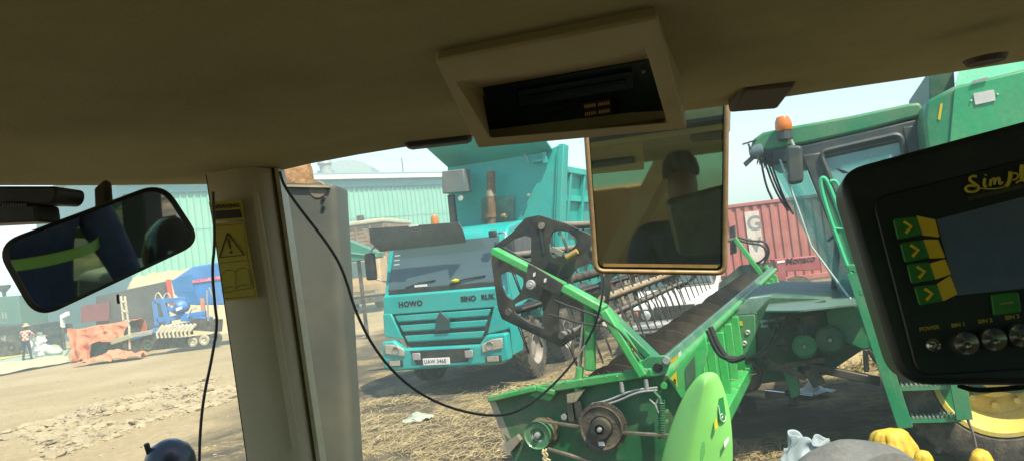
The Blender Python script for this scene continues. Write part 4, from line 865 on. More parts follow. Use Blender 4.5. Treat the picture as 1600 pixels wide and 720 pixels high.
# reel: arm, end plates, bats with tines
mb = MB(); p0, p1, p2, p3 = [BF.on(1, HY0-.03)(*p) for p in ((771,391), (882,448), (945,483), (1008,586))]
mb.beam(p0, p1, .05, .085, (0,1,0)); mb.beam(p1, p2, .05, .11, (0,1,0)); mb.beam(p2, p3, .05, .115, (0,1,0)); arm = mb.build('reel_arm', rp, hd, bevel=.01)
mb = MB(); q0, q1 = [BF.on(1, HY0+.12)(*p) for p in ((938,478), (1035,572))]; mb.beam(q0, q1, .05, .13, (0,1,0)); mb.build('reel_brace', g_jd, hd, bevel=.01)
mb = MB(); v = BF.on(1, HY0-.065); mb.prism([v(826,411), v(836,415), v(884,444), v(878,464), v(822,437)], (0,-.012,0)); sb = mb.build('slide_bracket', blackp, arm, bevel=.005)
for p_ in ((836,428),(853,437)):
    mb = MB(); c = v(*p_); mb.prism([c+Vector(d)+Vector((0,-.014,0)) for d in ((-.009,0,-.014),(.006,0,-.009),(.011,0,.013),(-.004,0,.009))], (0,-.004,0)); mb.build('white_sticker', white, sb)
c = v(831,444); mb = MB(); mb.lathe([(0,-.04),(.012,-.04),(.014,-.03),(.026,-.03),(.03,-.02),(.03,0)], c, (0,1,0), 20); mb.build('reel_bearing', galv, sb, smooth=True)
mb = MB(); w_ = BF.on(1, HY0-.058); mb.prism([w_(970,538), w_(981,528), w_(995,545), w_(985,554)], (0,-.004,0)); ys = mb.build('warning_sticker', decal_y, arm)
mb = MB(); mb.tube([w_(981,541)+Vector((0,-.006,0)), w_(985,536)+Vector((0,-.006,0)), w_(988,542)+Vector((0,-.006,0)), w_(981,541)+Vector((0,-.006,0))], .0015, 4); mb.tube([w_(990,547)+Vector((0,-.006,0)), w_(994,544)+Vector((0,-.006,0))], .003, 4); mb.build('sticker_mark', ink, ys)
mb = MB(); mb.tube([w_(868,468)+Vector((0,-.02,0)), w_(900,480)+Vector((0,-.03,0)), w_(945,495)+Vector((0,-.03,0)), w_(975,520)+Vector((0,-.02,0)), w_(1005,560)+Vector((0,-.02,0))], .007, 6, 2); mb.tube([w_(860,490)+Vector((0,-.02,0)), w_(915,505)+Vector((0,-.03,0)), w_(955,508)+Vector((0,-.02,0)), w_(1000,562)+Vector((0,-.02,0))], .007, 6, 2); mb.build('hydraulic_hose', black, arm)
mb = MB(); z1 = BF.on(1, HY0-.02); mb.beam(z1(922,474), z1(922,578), .05, .062, (1,0,0)); mb.build('lift_leg', rp, hd, bevel=.01)
mb = MB(); mb.cyl(z1(912,505), z1(905,575), .012, seg=10); mb.build('cylinder_rod', steel, hd, smooth=True)
mb = MB(); mb.cyl(z1(906,573), z1(903,612), .024, seg=14); mb.build('lift_cylinder', rp, hd, smooth=True)
v = BF.on(1, HY0-.05); mb = MB(); mb.prism([v(992,570), v(1014,556), v(1040,555), v(1047,565), v(1040,585), v(1005,592)], (0,.03,0)); pb = mb.build('pivot_bracket', g_jd, hd, bevel=.006)
for p_, r_, m_ in (((1042,562),.020,galv), ((1008,579),.016,galv)):
    c = v(*p_); mb = MB(); mb.cyl(c+Vector((0,-.02,0)), c, r_, seg=14); mb.build('pivot_pin', m_, pb)
c = v(1028,574); mb = MB(); mb.lathe([(0,-.003),(.026,-.003),(.028,0)], c, (0,1,0), 16); mb.build('slot', ink, pb)
RY = HY0+.12; RE = 0.2
vr = BF.on(1, RY)
def xz(p): q = vr(*p); return (q.x, q.z)
outer = [(822,341),(843,337),(885,350),(925,368),(953,400),(953,450),(950,475),(916,513),(878,541),(785,497),(779,480),(769,408),(771,386),(800,365)]
h1 = [(857,381),(863,363),(874,359),(890,362),(902,373),(902,381),(885,398),(865,403),(859,392)]
h2 = [(785,385),(802,373),(821,367),(831,370),(831,410),(816,403),(796,391)]
h3 = [(781,428),(793,423),(807,426),(819,434),(819,445),(813,459),(802,469),(791,462),(784,445)]
h4 = [(891,432),(900,419),(918,410),(934,414),(941,440),(939,455),(920,460),(897,447)]
h5 = [(803,474),(827,463),(848,470),(852,514),(827,504),(804,488)]
h6 = [(874,470),(908,480),(910,507),(897,522),(876,524),(872,498)]
ol = [rounded([Vector((*xz(p), 0)) for p in h], .014, 4) for h in (outer, h1, h2, h3, h4, h5, h6)]
mtx = Matrix(((1,0,0,0),(0,0,-1,RY),(0,1,0,0),(0,0,0,1)))
rpl = plate('reel_end_plate', [[(p.x, p.y) for p in q] for q in ol], mat('plate_black', (.022,.026,.026), .42, .1, .2, 3, DUST, .22, 5), hd, .012, mtx)
rb_ = mat('plate_rib', (.05,.055,.055), .4, .2, .2, 5)
mb = MB(); u0_, u1_ = vr(844,345), vr(851,395); mb.beam(u0_+Vector((0,-.012,0)), u1_+Vector((0,-.012,0)), .015, .008, (0,1,0)); mb.build('stiffener', rb_, rpl)
cxz = vr(862,443)
far_pl = rpl.copy(); col.objects.link(far_pl); far_pl.location = (0, RE-RY-.1, 0)
tanm = mat('bat_tan', (.36,.27,.17), .6, 0, .25, 6, DUST, .5, 5)
batg = mat('bat_grey', (.22,.20,.165), .6, .2, .25, 6, DUST, .5, 5)
bats = [((846,345), batg), ((935,383), batg), ((948,468), tanm), ((880,530), batg), ((790,490), batg), ((780,397), batg)]
cc = Vector((cxz.x, 0, cxz.z))
for (p_, m_) in bats:
    q = vr(*p_); q = Vector((q.x, 0, q.z)); q = cc+(q-cc)*.92
    mb = MB(); mb.cyl((q.x,RY-.02,q.z), (q.x,RE,q.z), .022, seg=10)
    ba = mb.build('reel_bat', m_, hd, smooth=True)
    mb = MB(); yy = RY+.12; mb.cyl((q.x,RY,q.z-.024), (q.x,RE-.05,q.z-.024), .009, seg=6)
    while yy < RE-.1:
        o_ = Vector((q.x, yy, q.z)); ln = .20
        for s_ in (-.018, .018):
            mb.tube([o_+Vector((0,s_,-.02)), o_+Vector((-.025,s_,-.05)), o_+Vector((.0,s_,-.09)), o_+Vector((.05,s_*.4,-.09-ln))], .0042, 4)
        yy += .25
    tn = mb.build('tine_row', mat('tine', (.055,.05,.042), .5, .3, .3, 9), ba)
mb = MB(); mb.cyl((cc.x,RY-.05,cc.z), (cc.x,HY1-.1,cc.z), .03, seg=14); mb.build('reel_shaft', grime, hd, smooth=True)
for yy in (-1.9,):
    mb = MB()
    for (p_, m_) in bats:
        q = vr(*p_); q = cc+(Vector((q.x,0,q.z))-cc)*.9; mb.beam(Vector((cc.x,yy,cc.z)), Vector((q.x,yy,q.z)), .03, .05, (0,1,0))
    mb.build('reel_spider', blackp, hd)
mb = MB(); a, b_ = vr(866,388), vr(884,396); mb.beam(a+Vector((.0,-.05,0)), b_+Vector((0,-.05,0)), .03, .03, (0,1,0)); mb.build('crank_link', batg, hd)
mb = MB(); a, b_ = BF.on(1, RY-.04)(885,402), BF.on(1, RY-.04)(902,392); mb.cyl(a, b_, .017, seg=12); mb.build('roller', mat('ochre_roller', (.42,.27,.08), .6, 0, .2, 8), hd, smooth=True)
bm = bmesh.new()
spots = [(e4(845,606), e4(1020,582), .05)]*5+[(e4(770,622), e4(843,604), .05)]*2+[(Vector((-1.2,HY0+.2,1.02)), Vector((-.5,HY0+3.5,.90)), .5)]*6+[(Vector((-1.3,HY0+.1,1.03)), Vector((-1.3,HY0+5,1.03)), .06)]*4
for k in range(900):
    a, b_, w2 = random.choice(spots); p = a.lerp(b_, random.random())+Vector((random.uniform(-w2,w2), random.uniform(-w2,w2), random.uniform(.012,.03))); d_ = Vector((random.gauss(0,1), random.gauss(0,1), random.gauss(0,.25))).normalized()*random.uniform(.012,.05); s_ = d_.cross(Vector((0,0,1))).normalized()*.0018+Vector((0,0,.0014))
    bm.faces.new([bm.verts.new(q) for q in (p-d_-s_, p+d_-s_, p+d_+s_, p-d_+s_)])
me = bpy.data.meshes.new('chaff'); bm.to_mesh(me); bm.free(); me.materials.append(MATS['straw']); o = bpy.data.objects.new('chaff', me); col.objects.link(o); o.parent = hd; o['kind'] = 'stuff'
# far reel arm with hoses
mb = MB(); mb.beam(e9(1148,372), e9(1190,428), .08, .15, (0,1,0)); fa = mb.build('reel_arm', rp, hd, bevel=.01)
mb = MB(); mb.prism([e9(1140,355), e9(1147,352), e9(1150,395), e9(1141,398)], (0,.2,0)); mb.build('arm_head', blackp, fa)
mb = MB(); mb.tube([e9(1150,374), e9(1170,380), e9(1192,382), e9(1200,396), e9(1190,408), e9(1178,412)], .022, 6, 2); mb.tube([e9(1152,370), e9(1175,377), e9(1196,376), e9(1203,394), e9(1194,410)], .022, 6, 2); mb.build('hydraulic_hose', ink, fa)
# hoses, brackets hanging behind the near end
mb = MB()
for (a, b_, c_, d_) in (((1106,515),(1118,545),(1130,558),(1150,560)), ((1110,510),(1122,540),(1140,566),(1165,556))):
    mb.tube([BF.on(1, -3.0)(*p) for p in (a, b_, c_, d_)], .02, 8, 2)
mb.build('hydraulic_hose', black, hd)
# rounded plastic end shield, standing open at the near end
sy = HY0-.34; es = BF.on(1, sy)
LF_ = [(1092,588),(1078,600),(1062,624),(1048,655),(1036,690),(1026,726),(1016,790)]
RG_ = [(1106,587),(1101,606),(1096,634),(1090,664),(1084,695),(1078,728),(1070,790)]
RT_ = [(1112,588),(1121,602),(1131,632),(1137,662),(1140,695),(1141,728),(1139,790)]
mb = MB(); rows_ = []
for a_, g_, r_ in zip(LF_, RG_, RT_):
    L_, G_, R_ = es(*a_)+Vector((0,.10,0)), es(*g_)+Vector((0,-.02,0)), es(*r_)+Vector((0,.16,0)); row = [L_+Vector((.01,.10,0)), L_+Vector((0,.03,0)), L_]
    for t in (.12,.4,.7,.88): row.append(L_.lerp(G_, t)+Vector((0,-.022*math.sin(math.pi*t),.004)))
    row.append(G_+Vector((0,.004,0)))
    for t in (.12,.4,.7,.9): row.append(G_.lerp(R_, t)+Vector((.006*math.sin(math.pi*t),-.006*math.sin(math.pi*t),0)))
    row += [R_, R_+Vector((-.012,.02,0)), R_+Vector((-.03,.06,0))]
    rows_.append([mb.bm.verts.new(p) for p in row])
for ra, rb2 in zip(rows_, rows_[1:]):
    for k in range(len(ra)-1): mb._f([ra[k], ra[k+1], rb2[k+1], rb2[k]])
mb._f(rows_[0]); mb._f(rows_[-1][::-1])
for ra, rb2 in zip(rows_, rows_[1:]): mb._f([ra[0], rb2[0], rb2[-1], ra[-1]])
shd = mb.build('end_shield', g_cov, hd, smooth=True)
sh_sub = shd.modifiers.new('sub', 'SUBSURF'); sh_sub.levels = 1; sh_sub.render_levels = 2
shd.data.set_sharp_from_angle(angle=R(75))
# decals on the shield
def on_shield(px, py, d=.004):
    a, b_, c_ = es(*RG_[2])+Vector((0,-.02,0)), es(*RT_[1])+Vector((0,.16,0)), es(*RT_[5])+Vector((0,.16,0)); nn_ = (b_-a).cross(c_-a).normalized()
    if nn_.y > 0: nn_ = -nn_
    o = BF.i @ EYE; d_ = BF.i.to_3x3() @ ray(px, py); t = (a-o).dot(nn_)/d_.dot(nn_)
    return o+d_*t+nn_*(d+.012), nn_
def decal(name, poly, mt_, d=.004):
    ps = [on_shield(*p, d) for p in poly]; mb = MB(); mb.prism([p for p, _ in ps], ps[0][1]*.0015); return mb.build(name, mt_, shd)
dg_ = mat('emblem_green', (.012,.20,.05), .4, 0, .05); wl = mat('emblem_white', (.7,.74,.62), .5)
em = decal('emblem', [(1119,622),(1126,619),(1129,640),(1130,650),(1128,656),(1123,659),(1120,655),(1118,640)], dg_)
ps = [on_shield(*p, .007)[0] for p in ((1118,632),(1120,645),(1122,655),(1125,658),(1129,655),(1129.5,648))]; mb = MB(); mb.tube(ps, .0022, 5)
ps = [on_shield(*p, .007)[0] for p in ((1121,647),(1124,645),(1125,649),(1123,652))]; mb.tube(ps, .0018, 5); mb.build('emblem_line', wl, em)
decal('yellow_sticker', [(1114,652),(1115,652),(1117.5,664),(1115,671),(1112.5,666)], decal_y)
decal('white_sticker', [(1127,690),(1134,681),(1135,686),(1128,699)], white)
mb = MB(); ps = [on_shield(*p, .002) for p in ((1093,690),(1097,688),(1098,705),(1094,720),(1090,718),(1090,705))]; mb.prism([p for p,_ in ps], ps[0][1]*.002); mb.build('hand_slot', mat('slot_green', (.07,.28,.06), .6, 0, .1), shd, bevel=.0008)

# ================================================================== OTHER VEHICLES AND THINGS IN THE YARD
# white pickup beyond the header
PF = Frame(*at(1056, 500, 15.2).xy, -16)
pk = thing('pickup', 'white pickup with round headlight half hidden behind the grain header', 'pickup', PF)
mb = MB(); mb.prism([Vector((-.85, y, z)) for y, z in ((0,.45),(-.05,.62),(0,.98),(.12,1.04),(1.15,1.16),(1.3,1.18),(5.0,1.16),(5.0,.5),(4.4,.5),(4.2,.85),(3.7,.85),(3.5,.45),(1.5,.45),(1.35,.8),(.85,.8),(.65,.45))], (1.7,0,0)); pb_ = mb.build('body', whitep, pk, bevel=.06, seg=3)
mb = MB(); mb.hull8([(-.80,1.2,1.17),(.80,1.2,1.17),(.80,3.2,1.17),(-.80,3.2,1.17),(-.64,1.85,1.76),(.64,1.85,1.76),(.64,3.0,1.76),(-.64,3.0,1.76)]); cbn = mb.build('cabin', mat('cabin_grey_green', (.07,.095,.08), .4, 0, .2, 3, DUST, .3), pk, bevel=.05)
mb = MB(); mb.box(-.60, .60, 1.9, 2.98, 1.765, 1.80); mb.build('roof_skin', whitep, cbn, bevel=.01)
mb = MB(); mb.prism([Vector((x,y,z)) for x,y,z in ((-.72,1.25,1.22),(.72,1.25,1.22),(.60,1.80,1.70),(-.60,1.80,1.70))], (0,-.012,.01)); mb.build('windscreen', glass('pickup_glass', (.2,.3,.28), .5), cbn)
for sg in (-1, 1):
    mb = MB(); mb.prism([Vector((sg*(.80+(1.17-z)*.27+.006), y, z)) for y, z in ((1.5,1.24),(1.95,1.68),(2.9,1.68),(3.0,1.24))], (sg*.008,0,0)); mb.build('side_window', MATS.get('x') or bpy.data.materials['pickup_glass'], cbn)
    mb = MB(); mb.box(sg*.62-.2, sg*.62+.2, -.075, -.03, .66, .90); hh = mb.build('headlight_housing', black, pb_, bevel=.02)
    mb = MB(); mb.lathe([(0,-.03),(.05,-.028),(.085,-.015),(.095,0)], (sg*.56,-.078,.78), (0,1,0), 20); mb.build('headlight', mat('clear_lamp', (.55,.58,.55), .12, .4, .2, 9, coat=.6), hh, smooth=True)
    mb = MB(); mb.box(sg*.76-.05, sg*.76+.05, -.09, -.07, .77, .87); mb.build('indicator', mat('indicator_red', (.5,.12,.04), .3), hh, bevel=.01)
    for y in (1.1, 3.95): wheel_parts(pk, (sg*.74,y,.36), .36, .24, (sg,0,0), galv, seg=26, bolts=6, lug=False)
mb = MB(); mb.box(-.40, .40, -.06, -.02, .66, .92); mb.build('grille', black, pb_, bevel=.01)
mb = MB(); mb.box(-.88, .88, -.16, .0, .42, .60); mb.build('bumper', mat('bumper_grey', (.35,.36,.34), .5, 0, .15), pk, bevel=.03)
mb = MB(); mb.box(-.86, .86, -.17, -.155, .50, .525); mb.build('bumper_strip', black, pk)

# old dark implement with wheels, between the truck and the container
IF = Frame(*gnd(985, 500).xy, -30)
im = thing('old_cultivator', 'old dark cultivator with tyres and a red box behind the reel', 'cultivator', IF)
mb = MB()
for y in (0, 1.0, 2.0): mb.beam((-2.0,y,.85), (2.4,y,.85), .12, .12)
for x in (-1.8, -.6, .6, 1.8): mb.beam((x,-.2,.85), (x,2.3,.85), .10, .10)
mb.beam((-.4,0,.9), (0,1.0,1.7), .1, .1); mb.beam((.4,0,.9), (0,1.0,1.7), .1, .1); mb.build('frame', grime, im)
for x in (-1.9, -1.45, -1.0, -.55, -.1, .35, .8, 1.25, 1.7):
    mb = MB(); mb.tube([(x,.1,.85), (x,-.25,.72), (x,-.18,.3), (x,.05,.02)], .03, 6, 1); mb.build('spring_tine', rusty, im)
for x, y in ((-1.4,1.3), (.2,1.3), (1.7,1.3)): wheel_parts(im, (x,y,.42), .42, .26, (0,-1,0), grime, seg=24, lug=False)
mb = MB(); mb.box(-.75, -.35, .3, .8, .95, 1.35); mb.build('red_box', mat('box_red', (.45,.05,.07), .5, 0, .1), im, bevel=.02)
mb = MB(); mb.box(.2, 1.5, .5, 1.4, .95, 1.5); mb.build('seed_box', mat('box_khaki', (.20,.17,.11), .7, 0, .2, 3, DUST, .4), im, bevel=.02)
# old brown lorry behind the truck
q = at(570, 470, 44.5); LF = Frame(q.x, 44.5, -8)
lo = thing('old_lorry', 'old brown wooden-bodied lorry parked behind the teal truck', 'lorry', LF)
wood = mat('lorry_wood', (.27,.16,.085), .85, 0, .35, 2.5, (.15,.09,.05), .6, 3); lor = mat('lorry_cab', (.55,.36,.17), .6, 0, .2, 1.2, (.3,.2,.1), .5, 2)
mb = MB()
for i in range(9): z = 3.0+i*.24; mb.box(-1.65, 1.05, 1.9, 1.98, z, z+.20)
for i in range(9): z = 3.0+i*.24; mb.box(.98, 1.05, 1.98, 8, z, z+.20); mb.box(-1.65, -1.58, 1.98, 8, z, z+.20)
for x in (-1.6, -.7, .2, 1.0): mb.box(x-.05, x+.05, 1.83, 1.9, 2.8, 5.15)
mb.box(-1.65, 1.05, 1.9, 8, 2.85, 3.0); mb.build('cargo_body', wood, lo)
mb = MB(); mb.box(-1.75, 1.1, 1.75, 8.1, 5.18, 5.42); mb.build('canopy_roof', mat('pale_canvas', (.50,.46,.30), .8, 0, .2, 1.5), lo, bevel=.06)
mb = MB(); mb.box(-.55, -.2, 1.85, 2.2, 5.43, 5.75); mb.build('roof_box', grime, lo)
mb = MB(); mb.prism([Vector((-1.12,y,z)) for y, z in ((0,.95),(-.05,1.9),(.15,3.1),(1.6,3.15),(1.6,.95))], (2.24,0,0)); lc = mb.build('cab', lor, lo, bevel=.06)
mb = MB(); mb.prism([Vector((x,y,z)) for x,y,z in ((-.95,-.01,2.05),(.95,-.01,2.05),(.90,.125,2.95),(-.90,.125,2.95))], (0,-.02,0)); mb.build('windscreen', glass_clear, lc)
mb = MB(); mb.box(-.95, .95, -.09, -.05, 1.25, 1.62); mb.build('grille', mat('lorry_grille', (.40,.28,.14), .6, 0, .3, 6), lc, bevel=.01)
for sg in (-1, 1):
    mb = MB(); mb.cyl((sg*.8,-.1,1.12), (sg*.8,-.02,1.12), .12, seg=14); mb.build('headlight', lens, lc)
    wheel_parts(lo, (sg*1.0,.95,.52), .52, .3, (sg,0,0), grime, seg=24, lug=False); wheel_parts(lo, (sg*1.0,5.5,.52), .52, .3, (sg,0,0), grime, seg=24, lug=False)
mb = MB(); mb.box(-1.15, 1.15, -.25, -.05, .55, .85); mb.build('bumper', grime, lo, bevel=.02)
mb = MB(); mb.box(-.5, .5, .3, 8, .75, 2.84 if False else 1.0); mb.box(-1.5, .95, 2.0, 7.9, 2.6, 2.84); mb.box(-.5,.5,2.2,7.6,1.0,2.6); mb.build('chassis', grime, lo)
# green auger trough on a stand, left of the truck
gt = thing('loading_trough', 'dark green sloping metal trough between grey stack and teal truck', 'trough', loc=(0,0,0))
Y = 27.0; A = [at(x, y, Y) for x, y in ((505,362),(530,369),(592,394),(592,402),(560,407),(505,416))]
trm = mat('trough_green', (.03,.20,.13), .5, 0, .2, .8, DUST, .3, 1)
mb = MB(); mb.prism(A, (0,1.0,0)); mb.build('trough', trm, gt, bevel=.02)
mb = MB(); mb.beam(A[1]+Vector((-.5,-.03,-.4)), A[2]+Vector((-.1,-.03,-.12)), .05, .06, (0,1,0)); mb.build('edge_rail', mat('trough_rail', (.12,.38,.26), .5), gt)
for x in (505, 535, 560):
    p = at(x, 404, Y+.3); mb = MB(); mb.beam((p.x,Y+.3,-.1), (p.x,Y+.3,p.z), .12, .12, (0,1,0)); mb.build('leg', grime, gt)

# ---------------- left side of the yard
# blue seed drill
DY = 32.0
def dp_(x, y, Y=DY): return at(x, y, Y)
blue = mat('drill_blue', (.03,.20,.55), .4, 0, .15, .8, DUST, .3, 1.2, coat=.3); blued = mat('drill_blue_dark', (.03,.17,.42), .5, 0, .15, 1, DUST, .12, 1)
sdr = thing('seed_drill', 'blue seed drill with big hopper and a row of cream coulters', 'seed drill')
mb = MB(); pa = [dp_(268,438), dp_(300,416), dp_(430,396), dp_(430,455), dp_(390,475), dp_(305,476), dp_(272,457)]
mb.prism(pa, (0,2.0,0)); hp = mb.build('hopper', blue, sdr, bevel=.05)
mb = MB(); mb.prism([p+Vector((0,-.02,0)) for p in (dp_(268,437), dp_(300,427), dp_(304,456), dp_(273,457))], (0,-.03,0)); mb.build('hopper_end', blued, hp, bevel=.02)
mb = MB(); mb.prism([p+Vector((0,-.02,0)) for p in (dp_(301,437), dp_(425,418), dp_(425,424), dp_(301,442))], (0,-.03,0)); mb.build('red_stripe', mat('stripe_red', (.55,.06,.12), .5, 0, .3, 12, (.7,.65,.65), .6, 3.5), hp)
mb = MB(); mb.prism([p+Vector((0,-.02,0)) for p in (dp_(272,457), dp_(305,456), dp_(310,476), dp_(292,475))], (0,-.03,0)); mb.build('hopper_chute', blued, hp)
mb = MB()
for a, b_, w2 in (((205,529),(245,515),.34), ((245,515),(330,500),.22), ((242,470),(246,508),.16), ((254,468),(264,506),.18), ((242,470),(290,467),.16), ((262,480),(318,506),.12), ((246,500),(322,488),.16), ((285,497),(330,498),.35)):
    mb.beam(dp_(*a), dp_(*b_), .2, w2, (0,1,0))
mb.build('frame', blue, sdr, bevel=.02)
mb = MB(); mb.lathe([(0,-.30),(.16,-.29),(.26,-.18),(.28,0),(.26,.18),(.16,.29),(0,.30)], dp_(284,478), (.5,.8,0), 20); mb.build('blue_tank', blue, sdr, smooth=True)
mb = MB(); mb.prism([p+Vector((0,-.32,0)) for p in (dp_(280,480), dp_(290,477), dp_(290,481), dp_(281,485))], (0,-.02,0)); mb.build('tank_label', white, sdr)
for a, b_ in (((242,470),(248,457)), ((258,470),(262,458))):
    pass
mb = MB(); mb.tube([dp_(242,468), dp_(244,458), dp_(248,456), dp_(254,466)], .025, 6, 1); mb.tube([dp_(255,466), dp_(258,458), dp_(264,457), dp_(268,470), dp_(275,490)], .025, 6, 1); mb.tube([dp_(262,470), dp_(275,487)], .025); mb.build('guard_rail', cream, sdr)
for i in range(9):
    x = 246+i*6.3; mb = MB(); cq = lambda a, b_: at(a, b_, 31.6); mb.beam(cq(x+9,508-i*.3), cq(x-1,520-i*.3), .12, .10, (0,1,0)); mb.beam(cq(x-1,520-i*.3), cq(x+1,528-i*.3), .07, .10, (0,1,0)); mb.build('coulter', cream, sdr, bevel=.01)
mb = MB()
for i in range(14): x = 205+i*2.6; mb.beam(at(x,520-i*.4,31.7), at(x-3,527-i*.4,31.7), .03, .05, (0,1,0))
mb.build('tine_rack', cream, sdr)
mb = MB(); mb.beam(dp_(200,535), dp_(300,516), .3, .2, (0,1,0)); mb.beam(dp_(228,540), dp_(340,528), .4, .3, (0,1,0)); mb.beam(dp_(300,505), dp_(345,508), .5, .4, (0,1,0)); mb.build('under_frame', grime, sdr)
for x, y, r_, m_ in ((304,533,.20,cream), (322,530,.22,cream), (340,527,.24,grime), (234,538,.26,g_dark)):
    c = dp_(x, y); wheel_parts(sdr, (c.x, DY-.15, max(c.z, r_-.02)), r_, .16, (0,-1,0), m_, seg=20, lug=False, bolts=5, tyre_m=mat('cream_tyre', (.40,.37,.28), .7, 0, .2, 6) if m_ is cream else rubber)
mb = MB(); mb.prism([dp_(313,465), dp_(319,465), dp_(323,495), dp_(316,496)], (0,-.05,0)); mb.build('red_flap', mat('faded_red', (.55,.22,.15), .6, 0, .15), sdr)
mb = MB()
for a, b_ in (((331,448),(345,480)), ((328,452),(330,500)), ((298,494),(304,482)), ((304,482),(312,480))): mb.beam(dp_(*a)+Vector((0,-.3,0)), dp_(*b_)+Vector((0,-.3,0)), .05, .06, (0,1,0))
mb.build('linkage', galv, sdr)
# cream folded marker arm of the drill
mb = MB(); ma = dp_(190,470, 31.6)
for a, b_ in (((189,462),(193,500)), ((195,462),(201,508)), ((190,470),(198,472)), ((191,484),(200,488)), ((196,500),(203,502)), ((202,508),(203,545))): mb.beam(at(*a,31.6), at(*b_,31.6), .06, .10, (0,1,0))
mb.build('marker_arm', cream, sdr, bevel=.01)
mb = MB(); mb.beam(at(175,534,31.6), at(206,524,31.6), .2, .26, (0,1,0)); mb.build('drawbar', mat('drawbar_khaki', (.33,.34,.20), .6, 0, .2), sdr, bevel=.02)
# dark trailer with red post behind the drill
dt = thing('grey_trailer', 'dark grey box trailer with bright red corner post behind orange tarpaulin', 'trailer')
mb = MB(); mb.prism([at(x, y, 37.5) for x, y in ((150,462),(262,438),(262,512),(150,520))], (-1.5,3,0)); mb.build('box', mat('trailer_grey', (.085,.085,.08), .6, 0, .2, .8, DUST, .25, .8), dt, bevel=.03)
mb = MB(); mb.prism([at(x, y, 37.4) for x, y in ((128,478),(172,470),(172,500),(128,503))], (0,-.08,0)); mb.build('tail_panel', mat('maroon_panel', (.22,.07,.07), .6, 0, .2), dt)
a, b_ = at(263,436,37.4), at(268,478,37.4); mb = MB(); mb.beam((a.x,37.4,a.z), (b_.x+.03,37.4,b_.z-.1), .18, .18, (0,1,0)); mb.build('corner_post', mat('post_red', (.60,.09,.05), .5, 0, .1), dt)
for x in (170, 235):
    c = at(x, 530, 38); wheel_parts(dt, (c.x, 37.7, .5), .5, .3, (0,-1,0), grime, seg=20, lug=False)
mb = MB(); mb.prism([at(x, y, 37.6) for x, y in ((150,516),(262,508),(262,528),(150,534))], (-1.3,2.6,0)); mb.build('chassis', grime, dt)
mb = MB(); mb.prism([at(x, y, 43.4) for x, y in ((93,492),(104,486),(105,493),(97,497),(98,512),(94,510))], (0,.3,0)); w2_ = thing('hanging_fabric', 'piece of white fabric hanging by the dark machinery', 'pipe'); mb.build('fabric_piece', white, w2_, bevel=.02)  # hanging white fabric, shaped as a bent bar
c = at(96, 512, 43.4); mb = MB(); mb.box(c.x-.05, c.x+.05, 43.45, 43.55, -.1, c.z+.02); mb.build('fabric_stand', grime, w2_)
# orange tarpaulins
otm = mat('orange_tarp', (.64,.19,.085), .7, 0, .12, 1.2, (.55,.33,.22), .4, 2, bump=.25, bscale=6)
TA = Frame(*gnd(152, 561).xy, -6); tz = 2.3
def drape(u, v):
    # u along, v: over front, top, back
    x = -1.25+u*2.6
    if v < .42: t = v/.42; return (x+.10*math.sin(t*5+u*9), -.28*(1-t)+.10*math.sin(u*26)*(1-t)**.6, (t*1.34 if u < .45 else .62+t*.74))
    if v < .62: t = (v-.42)/.2; return (x, t*1.5, 1.34+.12*u)
    t = (v-.62)/.38; return (x, 1.5+.2*t, (1.34+.12*u)*(1-t))
o = crumple('draped_tarpaulin', drape, 60, 46, lambda u, v: .20 if v < .42 else .09, Vector((1.0,1.0,.35)).length*.9, otm, None, .02, 3, 'faded orange tarpaulin draped over a load beside the blue seed drill', 'tarpaulin'); o.matrix_world = TA.m
TB = Frame(*gnd(150, 566).xy, -4)
ld = thing('stacked_load', 'dark wheels and frame parts stacked under the draped orange tarpaulin', 'load', TA)
mb = MB(); mb.box(-1.0, 1.2, .25, 1.4, -.1, 1.2); mb.build('crate', grime, ld, bevel=.03)
for xx in (.35, .85): wheel_parts(ld, (xx, .12, .38), .38, .16, (0,-1,0), grime, seg=20, lug=False)
o = crumple('fallen_tarpaulin', lambda u, v: ((-.6+u*2.9)*(1-.25*v), -.9+v*1.3, .02+.22*math.sin(math.pi*min(1,max(0,u)))*math.sin(math.pi*v)), 44, 26, .28, 1.5, otm, None, .02, 9, 'crumpled orange tarpaulin lying on the ground before the draped one', 'tarpaulin'); o.matrix_world = TB.m
# sheets on the ground
def ground_sheet(name, pts, mt_, label, z0=.03, seed=1):
    P = [gnd(*p) for p in pts]
    o = crumple(name, lambda u, v: (P[0].lerp(P[1], u).lerp(P[3].lerp(P[2], u), v))+Vector((0,0,z0+gh(*(P[0].lerp(P[1], u).lerp(P[3].lerp(P[2], u), v)).xy))), 40, 12, .09, .7, mt_, None, .015, seed, label, 'sheet')
ground_sheet('ground_sheet', [(-60,598),(108,566),(105,556),(-60,574)], mat('cream_sheet', (.46,.42,.27), .8, 0, .08, .6, DUST, .3, .8), 'cream sheet spread on the ground in front of the standing man', .05, 2)
ground_sheet('ground_sheet', [(-60,576),(100,556),(112,540),(-60,556)], mat('green_sheet', (.30,.40,.30), .8, 0, .1, .6, DUST, .35, .8), 'pale green sheet under the standing man', .02, 4)
ground_sheet('ground_sheet', [(-60,572),(58,553),(52,540),(-60,548)], mat('yellow_sheet', (.66,.50,.13), .8, 0, .12, .6), 'yellow sheet covered in drying grain behind the standing man', .08, 6)
